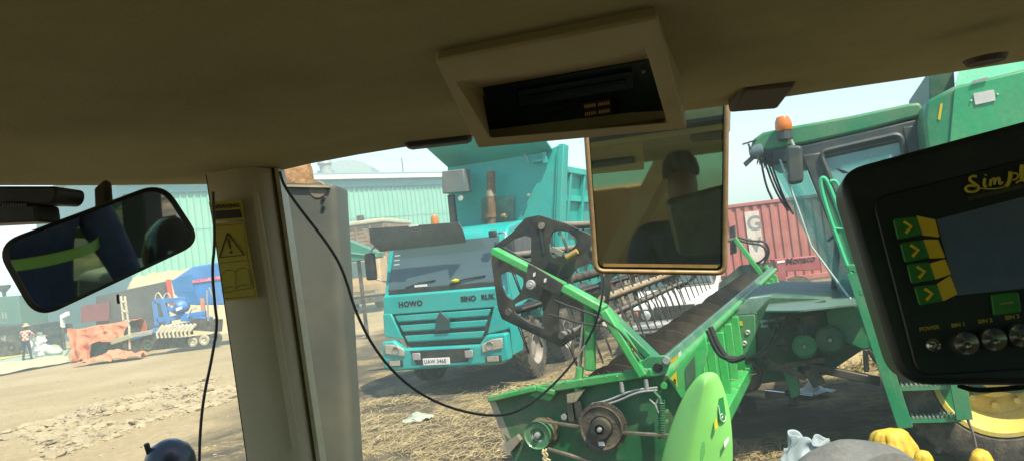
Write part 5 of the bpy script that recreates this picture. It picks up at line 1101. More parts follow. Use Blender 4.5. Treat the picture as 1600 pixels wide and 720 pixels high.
# sacks and small junk by the man
def sack(px, py, s, mt_, label, Y):
    c = at(px, py, Y)
    o = crumple('sack', lambda u, v: (s*(1.1+.2*math.sin(3*u))*math.cos(2*math.pi*u)*math.sin(math.pi*min(.97,max(.03,v)))*.75, s*.6*math.sin(2*math.pi*u)*math.sin(math.pi*min(.97,max(.03,v))), s*.5*(1-math.cos(math.pi*v))), 20, 12, .12*s, 3/s, mt_, None, .01, px, label, 'sack'); o.location = (c.x, Y, gh(c.x, Y)-.02)
sack(66, 533, .62, mat('sack_pale', (.50,.53,.46), .8, 0, .1, 3), 'full pale woven sack just right of the standing man', 40.5)
sack(84, 536, .45, mat('sack_pale', (.5,.53,.46)), 'low slumped pale sack between the man and orange tarpaulin', 39.5)
sack(80, 530, .50, mat('sack_olive', (.30,.33,.15), .8, 0, .2, 3), 'olive green sack behind the slumped pale sack', 42)
# dark green cabin, funnel on top
cbx = thing('site_cabin', 'dark green steel cabin with a funnel on its roof at the yard edge', 'cabin')
mb = MB(); mb.prism([at(x, y, 52) for x, y in ((-60,468),(28,461),(35,510),(-60,520))], (0,3,0)); mb.build('cabin_box', mat('cabin_green', (.05,.16,.13), .55, 0, .15, .5, DUST, .2, .5), cbx, bevel=.03)
for x in (4, 9):
    a, b_ = at(x, 487, 51.97), at(x+1, 497, 51.97); mb = MB(); mb.beam(a, b_, .08, .05, (0,1,0)); mb.build('door_bar', galv, cbx)
c = at(7, 462, 53); mb = MB(); mb.lathe([(.12,-.3),(.12,.25),(.42,.55),(.45,.75),(.3,.75)], c, (0,0,1), 16); mb.build('roof_funnel', grime, cbx, smooth=True)
for x in (-40, 20):
    c = at(x, 512, 52.5); mb = MB(); mb.box(c.x-.3, c.x+.3, 52.1, 54.5, -.1, c.z+.1); mb.build('support', grime, cbx)
# dark parked tractor bits under the cabin: flat trailer
ft_ = thing('flatbed_trailer', 'low black flatbed trailer with wheels in front of the green cabin', 'trailer')
mb = MB(); mb.prism([at(x, y, 44) for x, y in ((-50,512),(60,506),(62,518),(-50,528))], (0,2.2,0)); mb.build('bed', blackp, ft_, bevel=.02)
for x in (2, 20, 50):
    c = at(x, 530, 44); wheel_parts(ft_, (c.x, 43.9, .5), .5, .3, (0,-1,0), grime, seg=20, lug=False)
mb = MB(); mb.prism([at(x, y, 43.6) for x, y in ((66,512),(100,506),(104,520),(80,524),(66,522))], (0,.8,0)); mb.build('drawbar_frame', blackp, ft_, bevel=.02)
c = at(85, 530, 44); mb = MB(); mb.box(c.x-.3, c.x+.5, 43.7, 44.2, -.1, .95); mb.build('prop_stand', blackp, ft_)
# quad bike, mostly hidden: wheels, white fairing
qb = thing('motorcycle', 'small white and black motorcycle behind the standing man', 'motorcycle')
c = gnd(26, 545); o3 = Vector((c.x, c.y+1.2, 0))
for dx in (-.62, .62): wheel_parts(qb, (o3.x+dx, o3.y, .32), .32, .10, (0,-1,0), grime, seg=22, lug=False, bolts=5)
mb = MB(); mb.prism([o3+Vector(v) for v in ((-.55,-.1,.62),(-.3,-.1,.98),(-.1,-.1,1.0),(.0,-.1,.75),(.5,-.1,.82),(.6,-.1,.7),(.1,-.1,.5),(-.3,-.1,.45))], (0,.2,0)); mb.build('fairing', white, qb, bevel=.03)
mb = MB(); mb.beam(o3+Vector((-.1,0,.82)), o3+Vector((.6,0,.88)), .24, .08); mb.build('seat', black, qb, bevel=.02)
mb = MB(); mb.beam(o3+Vector((-.62,0,.32)), o3+Vector((-.38,0,1.0)), .05, .05); mb.beam(o3+Vector((.62,0,.32)), o3+Vector((0,0,.5)), .06, .08); mb.cyl(o3+Vector((-.38,-.3,1.02)), o3+Vector((-.38,.3,1.02)), .02); mb.build('frame', grime, qb)

# the standing man, seen from behind, lifting a white sack
MF = gnd(43, 562); MF.z = gh(MF.x, MF.y)
def P3(x, y, z): return MF+Vector((x, y, z))
J = dict(pelvis=P3(0,0,.98), waist=P3(0,.0,1.12), chest=P3(.01,.04,1.36), neck=P3(.02,.07,1.56), jaw=P3(.03,.10,1.66), crown=P3(.03,.10,1.80),
  hipL=P3(-.11,0,.94), kneeL=P3(-.16,.02,.50), ankL=P3(-.19,-.02,.08), toeL=P3(-.21,.16,.04), hipR=P3(.11,0,.94), kneeR=P3(.16,.03,.50), ankR=P3(.20,0,.08), toeR=P3(.22,.18,.04),
  shL=P3(-.20,.04,1.47), elL=P3(-.33,.12,1.22), wrL=P3(-.28,.34,1.10), shR=P3(.22,.04,1.47), elR=P3(.36,.14,1.24), wrR=P3(.34,.36,1.14))
E = [('pelvis','waist'),('waist','chest'),('chest','neck'),('neck','jaw'),('jaw','crown'),('pelvis','hipL'),('hipL','kneeL'),('kneeL','ankL'),('ankL','toeL'),('pelvis','hipR'),('hipR','kneeR'),('kneeR','ankR'),('ankR','toeR'),('chest','shL'),('shL','elL'),('elL','wrL'),('chest','shR'),('shR','elR'),('elR','wrR')]
Rd = dict(pelvis=(.17,.13), waist=(.155,.12), chest=(.18,.13), neck=.06, jaw=.085, crown=.08, hipL=.10, kneeL=.07, ankL=.055, toeL=.045, hipR=.10, kneeR=.07, ankR=.055, toeR=.045, shL=.075, elL=.052, wrL=.036, shR=.075, elR=.052, wrR=.036)
hand(J, E, Rd, 'wrL', J['wrL'], (.1,.6,-.5), (-1,0,.2), 'L'); hand(J, E, Rd, 'wrR', J['wrR'], (0,.6,-.4), (1,0,.2), 'R')
skin = mat('brown_skin', (.10,.05,.03), .5, 0, .1); trou = mat('dark_trousers', (.03,.035,.05), .85, 0, .2, 6)
chk = bpy.data.materials.new('check_shirt'); chk.use_nodes = True; n = chk.node_tree.nodes; l = chk.node_tree.links
tc = n.new('ShaderNodeTexCoord'); ck = n.new('ShaderNodeTexChecker'); ck.inputs['Scale'].default_value = 9; ck.inputs[1].default_value = (.62,.52,.45,1); ck.inputs[2].default_value = (.42,.13,.08,1)
l.new(tc.outputs['Object'], ck.inputs[0]); l.new(ck.outputs[0], n['Principled BSDF'].inputs['Base Color']); n['Principled BSDF'].inputs['Roughness'].default_value = .85
shoe = mat('dark_shoe', (.02,.018,.015), .6)
man = thing('person', 'man in a checked shirt and straw hat standing on the sheets', 'person', loc=MF)
def pick(c):
    c = c-MF
    if c.z > 1.53: return 0
    if c.z < .12: return 3
    if c.z < 1.03 and abs(c.x) < .30 and c.y < .25: return 2
    if c.y > .30 or (abs(c.x) > .27 and c.z < 1.2): return 0
    return 1
o = figure('body', J, E, Rd, [skin, chk, trou, shoe], pick); o.parent = man; o.matrix_parent_inverse = Matrix.Translation(-MF)
mb = MB(); mb.lathe([(0,.13),(.09,.12),(.105,.03),(.12,.0),(.21,-.02),(.215,-.01),(.12,.015)], (.03,.10,1.76), (0,-.1,1), 20); mb.build('hat', mat('straw_hat', (.50,.40,.22), .85, 0, .15, 20), man, smooth=True)
o = crumple('white_sack', lambda u, v: ((-.42+u*.95)*(1-.25*v)+.05, .42+.10*math.sin(u*7), 1.15-v*1.05), 22, 26, .16, 2.6, mat('white_cloth', (.66,.68,.66), .8, 0, .06), None, .01, 4, 'large empty white sack held up by the man in the checked shirt', 'sack'); o.location = MF

# ================================================================== OUR OWN TRACTOR CAB
tc_ = thing('tractor_cab', 'cab with tan headliner and pale corner pillar around the viewer', 'tractor cab', loc=(0, 0, 0))
CZ = H+.205
def ceil(px, py, z=CZ):
    d = ray(px, py); return EYE+d*((z-H)/d.z)
edge_px = [(-260,300),(-120,293),(0,290),(160,290),(320,288),(400,276),(480,257),(560,242),(640,229),(740,213),(900,192),(1040,178),(1240,150),(1440,121),(1600,96),(1760,70),(1900,46)]
ed = [ceil(*p) for p in edge_px]
bm = bmesh.new(); cols = []
for i, p in enumerate(ed):
    xb = -1.25+2.5*i/(len(ed)-1); back = Vector((xb, -1.25, CZ))
    c = []
    out = Vector((p.x-back.x, p.y-back.y, 0)).normalized()
    for s, dz in ((1.0,.0),(.97,.004),(.90,.008),(.8,.010),(.6,.012),(.4,.012),(.2,.008),(0,-.02)):
        q = back.lerp(p, s); c.append(bm.verts.new((q.x, q.y, CZ+dz)))
    lip = [bm.verts.new(p+out*d+Vector((0,0,dz))) for d, dz in ((.012,.004),(.022,.016),(.024,.03),(.024,.16))]
    cols.append([bm.verts.new((xb, -1.25, CZ+.16))]+lip[::-1]+c)
for a, b_ in zip(cols, cols[1:]):
    for k in range(len(a)-1): bm.faces.new((a[k], b_[k], b_[k+1], a[k+1]))
    bm.faces.new((a[-1], b_[-1], b_[0], a[0]))
for a in (cols[0], cols[-1]): bm.faces.new(a)
bmesh.ops.recalc_face_normals(bm, faces=bm.faces); me = bpy.data.meshes.new('headliner'); bm.to_mesh(me); bm.free(); me.materials.append(headm)
for p in me.polygons: p.use_smooth = True
me.set_sharp_from_angle(angle=R(50))
hl_ = bpy.data.objects.new('headliner', me); col.objects.link(hl_); hl_.parent = tc_
# black seal under the front edge of the roof
mb = MB(); mb.tube([p+Vector((0,.03,.022)) for p in ed[6:]], .011, 6); mb.build('roof_seal', ink, hl_)
v = lambda px, py, Y=1.33: at(px, py, Y)
mb = MB(); p0, p1, p2 = v(632,222,1.30), v(690,216,1.30), v(738,210,1.30); mb.beam(p0, p2, .05, .026, (0,0,1)); mb.build('blind_roller', black, hl_, bevel=.01)
# ceiling console: tilted frame with recessed dark panel
def atz(px, py, dz):
    d = ray(px, py); return EYE+d*(dz/d.z)
o4 = [atz(680,97,.203), atz(1027,27,.203), atz(1072,189,.150), atz(747,232,.150)]
i4 = [atz(710,119,.199), atz(1007,63,.199), atz(1041,184,.153), atz(768,219,.153)]
nrm = (o4[1]-o4[0]).cross(o4[3]-o4[0]).normalized()
if nrm.z < 0: nrm = -nrm
def proj_pl(p): return p-nrm*((p-o4[0]).dot(nrm))
o4 = [proj_pl(p) for p in o4]; i4 = [proj_pl(p) for p in i4]
ctr = sum(o4, Vector())/4
mb = MB()
fwd_ = (o4[3]-o4[0]).normalized()
top4 = [o4[0]+nrm*.05+fwd_*.02, o4[1]+nrm*.05+fwd_*.02, o4[2]+nrm*.09, o4[3]+nrm*.09]; in4 = [atz(752,138,.222), atz(1015,92,.222), atz(1041,182,.162), atz(767,219,.162)]
V = {k: [mb.bm.verts.new(p) for p in q] for k, q in (('t', top4), ('o', o4), ('i', i4), ('n', in4))}
for k in range(4):
    j = (k+1)%4; mb._f([V['t'][k], V['t'][j], V['o'][j], V['o'][k]]); mb._f([V['o'][k], V['o'][j], V['i'][j], V['i'][k]]); mb._f([V['i'][k], V['i'][j], V['n'][j], V['n'][k]])
cons = mb.build('ceiling_console', bezelm, tc_, bevel=.006, seg=3)
panm = mat('console_panel', (.02,.042,.042), .42, 0, .3, 5)
cut = MB(); cut.prism([ctr+(p-ctr)*1.035-nrm*.05 for p in i4], nrm*.12); cut = cut.build('cutter', headm)
bo = hl_.modifiers.new('hole', 'BOOLEAN'); bo.object = cut; bo.operation = 'DIFFERENCE'; bo.solver = 'EXACT'
dg = bpy.context.evaluated_depsgraph_get(); m2 = bpy.data.meshes.new_from_object(hl_.evaluated_get(dg)); hl_.modifiers.clear(); hl_.data = m2; bpy.data.objects.remove(cut)
mb = MB(); mb.prism([p-nrm*.002 for p in in4], nrm*.012); pnl = mb.build('radio_panel', panm, cons)
nrm0 = nrm; nrm = (in4[1]-in4[0]).cross(in4[3]-in4[0]).normalized()
if nrm.z < 0: nrm = -nrm
ux = (in4[1]-in4[0]); uy = (in4[3]-in4[0])
def pp_(a, b_, d=.003): return in4[0]+ux*a+uy*b_-nrm*d
def inset(name, a0, b0, a1, b1, mt_, par, d=.003, th=.002, sk=0):
    mb = MB(); mb.prism([pp_(a0,b0+sk,d), pp_(a1,b0,d), pp_(a1,b1,d), pp_(a0,b1+sk,d)], nrm*th); return mb.build(name, mt_, par)
inset('cover_plate', .22, .14, .90, .42, mat('panel_plate', (.03,.055,.05), .35, 0, .2, 6), pnl, .004)
inset('card_slot', .28, .24, .86, .30, ink, pnl, .0065)
inset('slot_line', .30, .52, .58, .545, ink, pnl); inset('slot_line', .36, .66, .56, .68, ink, pnl)
inset('screw', .955, .16, .975, .21, galv, pnl)
gold = mat('gold_pins', (.80,.55,.22), .35, .1, .1)
dsw = inset('dip_switch', .60, .54, .77, .80, mat('chip_brown', (.03,.018,.012), .5, 0, .2), pnl, .005, .003)
for row, bb in ((0,.57),(1,.715)):
    for g in range(2):
        for k in range(6): inset('gold_pin', .612+g*.083+k*.0118, bb, .618+g*.083+k*.0118, bb+.05, gold, dsw, .0075, .002)
# bracket block under the roof
mb = MB(); pq = [at(1135,146,1.26), at(1180,141,1.26), at(1226,138,1.26), at(1214,172,1.26), at(1138,178,1.26)]; mb.prism([pq[0],pq[2],pq[3],pq[4]], (0,-.09,.02)); mb.build('roof_bracket', mat('bracket_brown', (.075,.06,.035), .6, 0, .15, 4), tc_, bevel=.006)
mb = MB(); c = ceil(1545,97); mb.lathe([(0,-.001),(.022,-.003),(.026,.004)], at(1540,95,.98)+Vector((0,0,.0)), (0,0,1), 16); mb.build('screw_cap', grime, hl_)
# corner pillar
PY = 1.36
L0, L1 = at(318,262,PY), at(386,735,PY); R0, R1 = at(424,262,PY), at(491,735,PY)
d = (L1-L0).normalized(); L1 += d*.55; R1 += d*.55
wdir = (R0-L0).normalized(); bk = Vector((0,1,0))
sec = [(0,.05),(.012,.012),(.03,.0),(.5,-.012),(.80,-.004),(.93,.012),(1.0,.05),(.9,.10),(.1,.10)]
mb = MB(); Wd = (R0-L0).length; prev = None
for t in range(9):
    base_ = L0.lerp(L1, t/8); w2 = R0.lerp(R1, t/8)-base_
    ring = [mb.bm.verts.new(base_+w2*a+bk*b_) for a, b_ in sec]
    if prev:
        for k in range(len(sec)): mb._f([prev[k], prev[(k+1)%len(sec)], ring[(k+1)%len(sec)], ring[k]])
    else: mb._f(ring[::-1])
    prev = ring
mb._f(prev); pil_ = mb.build('corner_pillar', trimg, tc_, smooth=True)
mb = MB(); mb.beam(L0+Vector((-.003,.03,0)), L1+Vector((-.003,.03,0)), .006, .02, (0,1,0)); mb.build('window_seal', ink, pil_)
mb = MB(); mb.beam(R0+Vector((.004,.035,0)), R1+Vector((.004,.035,0)), .007, .04, (0,1,0)); mb.build('edge_trim', mat('trim_edge', (.62,.54,.34), .4, 0, .08), pil_)
mb = MB(); mb.prism([at(395,303,PY-.012)+Vector((0,-.004,0)), at(404,302,PY-.012)+Vector((0,-.004,0)), at(470,700,PY-.012)+Vector((0,-.004,0)), at(458,700,PY-.012)+Vector((0,-.004,0))], (0,.003,0)); mb.build('trim_line', trimg, pil_)
# stickers
sticker = mat('old_sticker_yellow', (.50,.40,.03), .45, 0, .1, 20)
def stick(px, py, d=.0): return at(px, py, PY-.022-d)
mb = MB(); mb.prism([stick(*p) for p in ((326,316),(376,313),(381,343),(332,346))], (0,.004,0)); w1_ = mb.build('warning_label', sticker, pil_)
mb = MB(); mb.prism([stick(*p, .001) for p in ((330,330),(375,327),(378,340),(334,343))], (0,.002,0)); mb.build('black_band', mat('band_black', (.03,.028,.015), .5, 0, .2, 30), w1_)
A_, B_ = stick(331,327,.0015), stick(374,324,.0015); text('lettering', 'WARNING', mat('old_ink', (.09,.075,.02), .6), w1_, A_, B_-A_, (0,0,1), .0100, .0004, bold=.0003, space=1.0)
mb = MB(); mb.prism([stick(*p) for p in ((334,349),(381,347),(402,464),(351,470))], (0,.004,0)); w2_ = mb.build('caution_label', sticker, pil_)
oi = bpy.data.materials['old_ink']
def line(pts, r=.0006, name='sticker_line', par=None):
    mb = MB(); mb.tube([stick(*p, .0015) for p in pts], r, 5); return mb.build(name, oi, par)
line([(334,353),(380,350),(388,408)], .0004, par=w2_); line([(341,411),(388,406),(399,462),(349,466)], .0004, par=w2_)
line([(355,364),(381,398),(342,402),(355,364)], .0012, 'triangle_border', w2_)
mb = MB(); mb.prism([stick(*p, .0015) for p in ((355,373),(358,373),(360,388),(358,388))], (0,.001,0)); mb.build('exclamation_mark', oi, w2_)
mb = MB(); c = stick(360.5,393.5,.0015); mb.cyl(c, c+Vector((0,.001,0)), .0027, seg=10); mb.build('exclamation_dot', oi, w2_)
for P_ in ([(346,428),(352,422),(361,421),(367,424),(369,450),(361,447),(353,448),(347,454),(346,428)], [(367,424),(373,419),(382,418),(388,421),(392,446),(384,444),(376,445),(369,450)], [(347,454),(350,457),(370,453),(394,449),(392,446)], [(388,421),(391,422),(395,448)]): line(P_, .0004, 'book_line', w2_)
# exhaust stack just outside the pillar, leaning casing with rusty top
SY = 2.15
stm = mat('stack_grey', (.082,.090,.072), .5, .1, .10, 1.6, (.20,.18,.12), .4, 2, speck=False)
tl, tr_ = at(424,285,SY), at(526,289,SY); bl, br = at(452,760,SY), at(553,760,SY); dd = (br-tr_).normalized()
def rect_sec(a, b_, dep, n=5): # rounded box section
    c = (a+b_)/2; w2 = (b_-a)/2; out = []
    pts = rounded([Vector((-1,-1,0)), Vector((1,-1,0)), Vector((1,1,0)), Vector((-1,1,0))], .38, n)
    return [c+w2*p.x+Vector((0,1,0))*(dep*.5*p.y+dep*.5) for p in pts]
mb = MB(); prev = None
for a, b_, s_ in ((tl,tr_,.93),(tl,tr_,.99),(tl,tr_,1.0),(bl,br,1.0)):
    k = {.93:0,.99:.004,1.0:.012}[s_] if a is tl else 0
    c = (a+b_)/2; A2, B2 = c+(a-c)*s_-Vector((0,0,k)), c+(b_-c)*s_-Vector((0,0,k))
    if a is bl: A2 += dd*.8; B2 += dd*.8
    ring = [mb.bm.verts.new(p) for p in rect_sec(A2, B2, .16)]
    if prev:
        for q in range(len(ring)): mb._f([prev[q], prev[(q+1)%len(ring)], ring[(q+1)%len(ring)], ring[q]])
    else: mb._f(ring)
    prev = ring
mb._f(prev[::-1]); stk = mb.build('exhaust_stack', stm, tc_, smooth=True)
a, b_ = at(422,290,SY-.006), at(516,292,SY-.006); mb = MB(); mb.beam(a, b_, .006, .010, (0,1,0)); mb.build('rim_strip', mat('worn_rim', (.50,.42,.25), .4, .5, .3, 14), stk)
c = at(455,290,SY+.08); mb = MB(); mb.lathe([(.066,0),(.066,.05),(.06,.075),(.045,.085),(.04,.04)], c-Vector((0,0,.01)), (0,0,1), 24); mb.build('rusty_outlet', mat('outlet_rust', (.38,.22,.10), .75, .1, .45, 14, (.12,.05,.025), .8, 9, bump=.4), stk, smooth=True)
for p_ in ((505,311),(505,325)):
    c = at(*p_, SY); mb = MB(); mb.cyl(c+Vector((0,.0,0)), c+Vector((0,-.006,0)), .006, seg=8); mb.build('rivet', ink, stk)
c = at(497,297,SY); mb = MB(); mb.lathe([(0,-.002),(.022,-.003),(.026,0)], c, (0,1,0), 18); mb.build('dark_patch', mat('patch_brown', (.17,.14,.10), .6), stk)
# rest of the cab: floor, rear and side walls with window openings, seat
cw = mat('cab_wall_dark', (.05,.045,.035), .8, 0, .2, 3)
mb = MB(); mb.box(-1.2, 1.2, -1.2, 1.2, .95, 1.0); mb.build('cab_floor', cw, tc_)
mb = MB(); mb.box(-1.2, 1.2, -1.25, -1.2, 1.0, 1.62); mb.build('rear_wall', cw, tc_)
for sx_ in (-1.2, 1.2):
    mb = MB(); mb.box(sx_-.03, sx_+.03, -1.2, 1.0, 1.0, 1.55); mb.build('side_wall', cw, tc_)
    mb = MB(); mb.box(sx_-.05, sx_+.05, -1.25, -1.1, 1.0, CZ+.05); mb.build('rear_pillar', cw, tc_, bevel=.01)
    mb = MB(); mb.box(sx_-.04, sx_+.04, -.05, .05, 1.0, CZ+.05); mb.build('door_pillar', cw, tc_, bevel=.01)
mb = MB(); mb.box(-.62, -.56, -1.24, -1.18, 1.6, CZ); mb.build('rear_window_bar', cw, tc_)
rwg = glass('rear_tinted_glass', (.62,.76,.62), .18)
mb = MB(); mb.box(-1.15, -.63, -1.235, -1.229, 1.62, CZ); mb.build('rear_window', rwg, tc_)
mb = MB(); mb.box(-.55, 1.15, -1.235, -1.229, 1.62, CZ); mb.build('rear_window', rwg, tc_)
pane = bpy.data.materials.new('clear_pane'); pane.use_nodes = True; n = pane.node_tree.nodes; n.clear()
t_ = n.new('ShaderNodeBsdfTransparent'); oo = n.new('ShaderNodeOutputMaterial'); pane.node_tree.links.new(t_.outputs[0], oo.inputs[0])
bm = bmesh.new(); prev = None
for px in (500, 700, 900, 1100, 1300, 1500, 1700):
    a = bm.verts.new(at(px, 262-(px-500)*.14, 1.415)); b_ = bm.verts.new(at(px+60, 900, 1.46))
    if prev: bm.faces.new((prev[0], a, b_, prev[1]))
    prev = (a, b_)
me = bpy.data.meshes.new('windscreen'); bm.to_mesh(me); bm.free(); me.materials.append(pane); o = bpy.data.objects.new('windscreen', me); col.objects.link(o); o.parent = tc_
st_ = thing('driver_seat', 'dark padded seat behind the viewer inside the cab', 'seat', loc=(.32, -.62, 1.0))
fab = mat('seat_fabric', (.04,.038,.035), .9, 0, .2, 8)
mb = MB(); mb.box(-.26, .26, -.2, .32, .38, .50); mb.build('cushion', fab, st_, bevel=.05, seg=3)
mb = MB(); mb.hull8([(-.25,-.34,.45),(.25,-.34,.45),(.25,-.2,.45),(-.25,-.2,.45),(-.21,-.46,1.0),(.21,-.46,1.0),(.21,-.36,1.0),(-.21,-.36,1.0)]); mb.build('backrest', fab, st_, bevel=.04, seg=3)
mb = MB(); mb.box(-.18, .18, -.15, .2, .0, .37); mb.build('pedestal', black, st_, bevel=.02)

scn = thing('side_console', 'grey side console with a dark domed cap beside the seat', 'console', loc=(.86, -.55, 1.0))
mb = MB(); mb.hull8([(-.16,-.5,0),(.20,-.5,0),(.20,.5,0),(-.16,.5,0),(-.12,-.45,.72),(.20,-.45,.72),(.20,.42,.80),(-.12,.42,.80)]); mb.build('console_body', mat('console_grey', (.30,.27,.21), .6, 0, .1, 4), scn, bevel=.03)
mb = MB(); mb.lathe([(.13,.0),(.13,.06),(.11,.14),(.06,.19),(0,.205)], (.04,-.05,.77), (0,0,1), 24); mb.build('domed_cap', mat('cap_dark', (.06,.055,.05), .15, .2, .2, 5, coat=.6), scn, smooth=True)
mb = MB(); mb.box(-.10, .02, .20, .36, .80, .90); mb.build('orange_switch_box', mat('switch_orange', (.6,.18,.03), .5), scn, bevel=.01)

# driver, seen only in the mirrors
DO = Vector((.32, -.60, 1.0))
def D(x, y, z): return DO+Vector((x, y, z))
J = dict(pelvis=D(0,-.05,.60), waist=D(0,-.06,.78), chest=D(0,-.03,1.02), neck=D(0,.02,1.22), jaw=D(0,.06,1.31), crown=D(0,.03,1.44),
  hipL=D(-.11,0,.58), kneeL=D(-.15,.44,.60), ankL=D(-.15,.50,.12), toeL=D(-.16,.66,.06), hipR=D(.11,0,.58), kneeR=D(.15,.44,.60), ankR=D(.15,.50,.12), toeR=D(.16,.66,.06),
  shL=D(-.21,-.02,1.14), elL=D(-.28,.08,.86), wrL=D(-.20,.30,.74), shR=D(.21,-.02,1.14), elR=D(.28,.08,.86), wrR=D(.20,.30,.74))
E = [('pelvis','waist'),('waist','chest'),('chest','neck'),('neck','jaw'),('jaw','crown'),('pelvis','hipL'),('hipL','kneeL'),('kneeL','ankL'),('ankL','toeL'),('pelvis','hipR'),('hipR','kneeR'),('kneeR','ankR'),('ankR','toeR'),('chest','shL'),('shL','elL'),('elL','wrL'),('chest','shR'),('shR','elR'),('elR','wrR')]
Rd = dict(pelvis=(.17,.14), waist=(.16,.13), chest=(.18,.14), neck=.06, jaw=(.075,.09), crown=(.085,.10), hipL=.10, kneeL=.075, ankL=.055, toeL=.045, hipR=.10, kneeR=.075, ankR=.055, toeR=.045, shL=.08, elL=.056, wrL=.036, shR=.08, elR=.056, wrR=.036)
hand(J, E, Rd, 'wrL', J['wrL'], (.1,.8,-.45), (-1,0,.2), 'L'); hand(J, E, Rd, 'wrR', J['wrR'], (-.1,.8,-.45), (1,0,.2), 'R')
drv = thing('person', 'driver in dark blue overalls with yellow-green band, seen in the mirrors', 'person', loc=DO)
def pick2(c):
    c = c-DO
    if c.z > 1.21: return 0
    if c.z < .12: return 2
    if c.y > .31 and .64 < c.z < .80 and abs(c.x) < .26 and c.z > .70: return 0
    return 1
o = figure('body', J, E, Rd, [skin, mat('overall_blue', (.02,.035,.08), .85, 0, .4, 5, (.05,.07,.11), .6, 4, bump=1.0, bscale=9), shoe], pick2); o.parent = drv; o.matrix_parent_inverse = Matrix.Translation(-DO)
band = mat('hi_vis_band', (.20,.36,.05), .5, 0, .08)
mb = MB(); ring = []; prev = None
for k in range(33):
    t = 2*math.pi*k/32; x, y = .245*math.cos(t), .19*math.sin(t)-.03
    a = mb.bm.verts.new((x, y, .94)); b_ = mb.bm.verts.new((x*.995, y*.995, .975))
    if prev: mb._f([prev[0], a, b_, prev[1]])
    prev = (a, b_)
bd = mb.build('hi_vis_band', band, drv, smooth=True)
mb = MB(); mb.lathe([(.0,.112),(.05,.102),(.078,.065),(.088,.02),(.084,-.012)], (0,.02,1.40), (0,-.1,1), 20); mb.build('hair', mat('black_hair', (.008,.007,.006), .8), drv, smooth=True)

# interior rear-view mirror
def mirror(name, label, corners, P0, target, rad, thick, frame_m, glass_m, inset_):
    """Rounded mirror whose plane is turned so that it shows TARGET."""
    din = (P0-EYE).normalized(); dout = (Vector(target)-P0).normalized(); nn_ = (dout-din).normalized()
    def onp(px, py):
        d = ray(px, py); return EYE+d*((P0-EYE).dot(nn_)/d.dot(nn_))
    pts = rounded([onp(*p) for p in corners], rad, 8); c = sum(pts, Vector())/len(pts)
    inner = [p+(c-p).normalized()*inset_ for p in pts]
    return pts, inner, nn_, c, onp
P0 = at(152, 391, .95)
pts, inn, nn_, c, onp = mirror('', '', [(-10,383),(256,284),(317,378),(56,500)], P0, (.58,-.62,1.90), .028, .03, None, None, .007)
rm = thing('interior_mirror', 'black framed rear-view mirror hanging tilted at the cab window', 'mirror', loc=c); off = -c
bk_ = -nn_
mb = MB(); n_ = len(pts); A3 = [mb.bm.verts.new(p+off) for p in inn]; B3 = [mb.bm.verts.new(p+off-nn_*-.004) for p in inn]; C3 = [mb.bm.verts.new(p+off) for p in pts]; D3 = [mb.bm.verts.new(p+off+bk_*.018) for p in pts]
cen = mb.bm.verts.new(off+c+bk_*.035)
E3 = [mb.bm.verts.new(c+(p-c)*.8+off+bk_*.030) for p in pts]
for k in range(n_):
    j = (k+1)%n_; mb._f([A3[k], A3[j], B3[j], B3[k]]); mb._f([B3[k], B3[j], C3[j], C3[k]]); mb._f([C3[k], C3[j], D3[j], D3[k]]); mb._f([D3[k], D3[j], E3[j], E3[k]]); mb._f([E3[k], E3[j], cen])
mb.build('mirror_housing', black, rm, smooth=True)
bmx = MB(); bmx._f([bmx.bm.verts.new(p+off) for p in inn]); bmx.build('mirror_glass', mirror_mat('mirror_silver', (.80,.84,.82), .07), rm)
mb = MB(); a = at(163,330,.975)+off; b_ = at(161,291,1.03)+off; mb.beam(a, b_, .022, .012, (0,1,0)); mb.build('mirror_stem', black, rm, bevel=.004)
mb = MB(); a = at(184,460,.955)+off; mb.tube([a, a+Vector((.001,-.003,-.006)), a+Vector((.002,-.004,-.011))], .0016, 6); mb.build('mirror_switch', black, rm)

# exterior mirror with rusty rim
P0 = at(1028, 310, 1.55)
pts, inn, nn_, c, onp = mirror('', '', [(913,168),(1135,150),(1132,426),(931,423)], P0, (.20,-.60,2.30), .018, .03, None, None, .010)
xm = thing('exterior_mirror', 'large rectangular outside mirror with a rusty rim beside grain header', 'mirror', loc=c); off = -c; bk_ = -nn_
rim_m = mat('mirror_rim', (.34,.25,.13), .45, .3, .3, 12, (.17,.09,.04), .6, 10)
mb = MB(); q = [p+off+nn_*.003 for p in pts]; mb.tube(q+[q[0]], .0052, 10); mb.build('mirror_rim', rim_m, xm, smooth=True)
mb = MB(); C3 = [mb.bm.verts.new(p+off-nn_*.002) for p in pts]; D3 = [mb.bm.verts.new(c+(p-c)*.93+off+bk_*.03) for p in pts]
for k in range(len(pts)): j = (k+1)%len(pts); mb._f([C3[k], C3[j], D3[j], D3[k]])
mb._f(D3); mb.build('mirror_back', mat('mirror_back_grey', (.16,.17,.15), .5, 0, .1), xm, smooth=True)
bmx = MB(); bmx._f([bmx.bm.verts.new(p+off) for p in inn]); mg = bmx.build('mirror_glass', mirror_mat('dusty_mirror', (.78,.90,.74), .07), xm)
bmx = MB(); q = [onp(*p)+off+nn_*.001 for p in ((942,411),(1121,413),(1121,418),(943,416))]; bmx._f([bmx.bm.verts.new(p) for p in q]); bmx.build('rust_stain', mat('rust_stain', (.30,.19,.06), .7, 0, .3, 20), mg)
a = onp(1128,190)+off; mb = MB(); mb.beam(onp(1134,205)+off+Vector((.004,.01,0)), onp(1136,120)+off+Vector((.004,.01,0)), .012, .012, (0,1,0)); mb.beam(onp(1030,170)+off+bk_*.03, onp(1030,100)+off+bk_*.03, .02, .02, (0,1,0)); mb.build('mirror_arm', galv, xm)

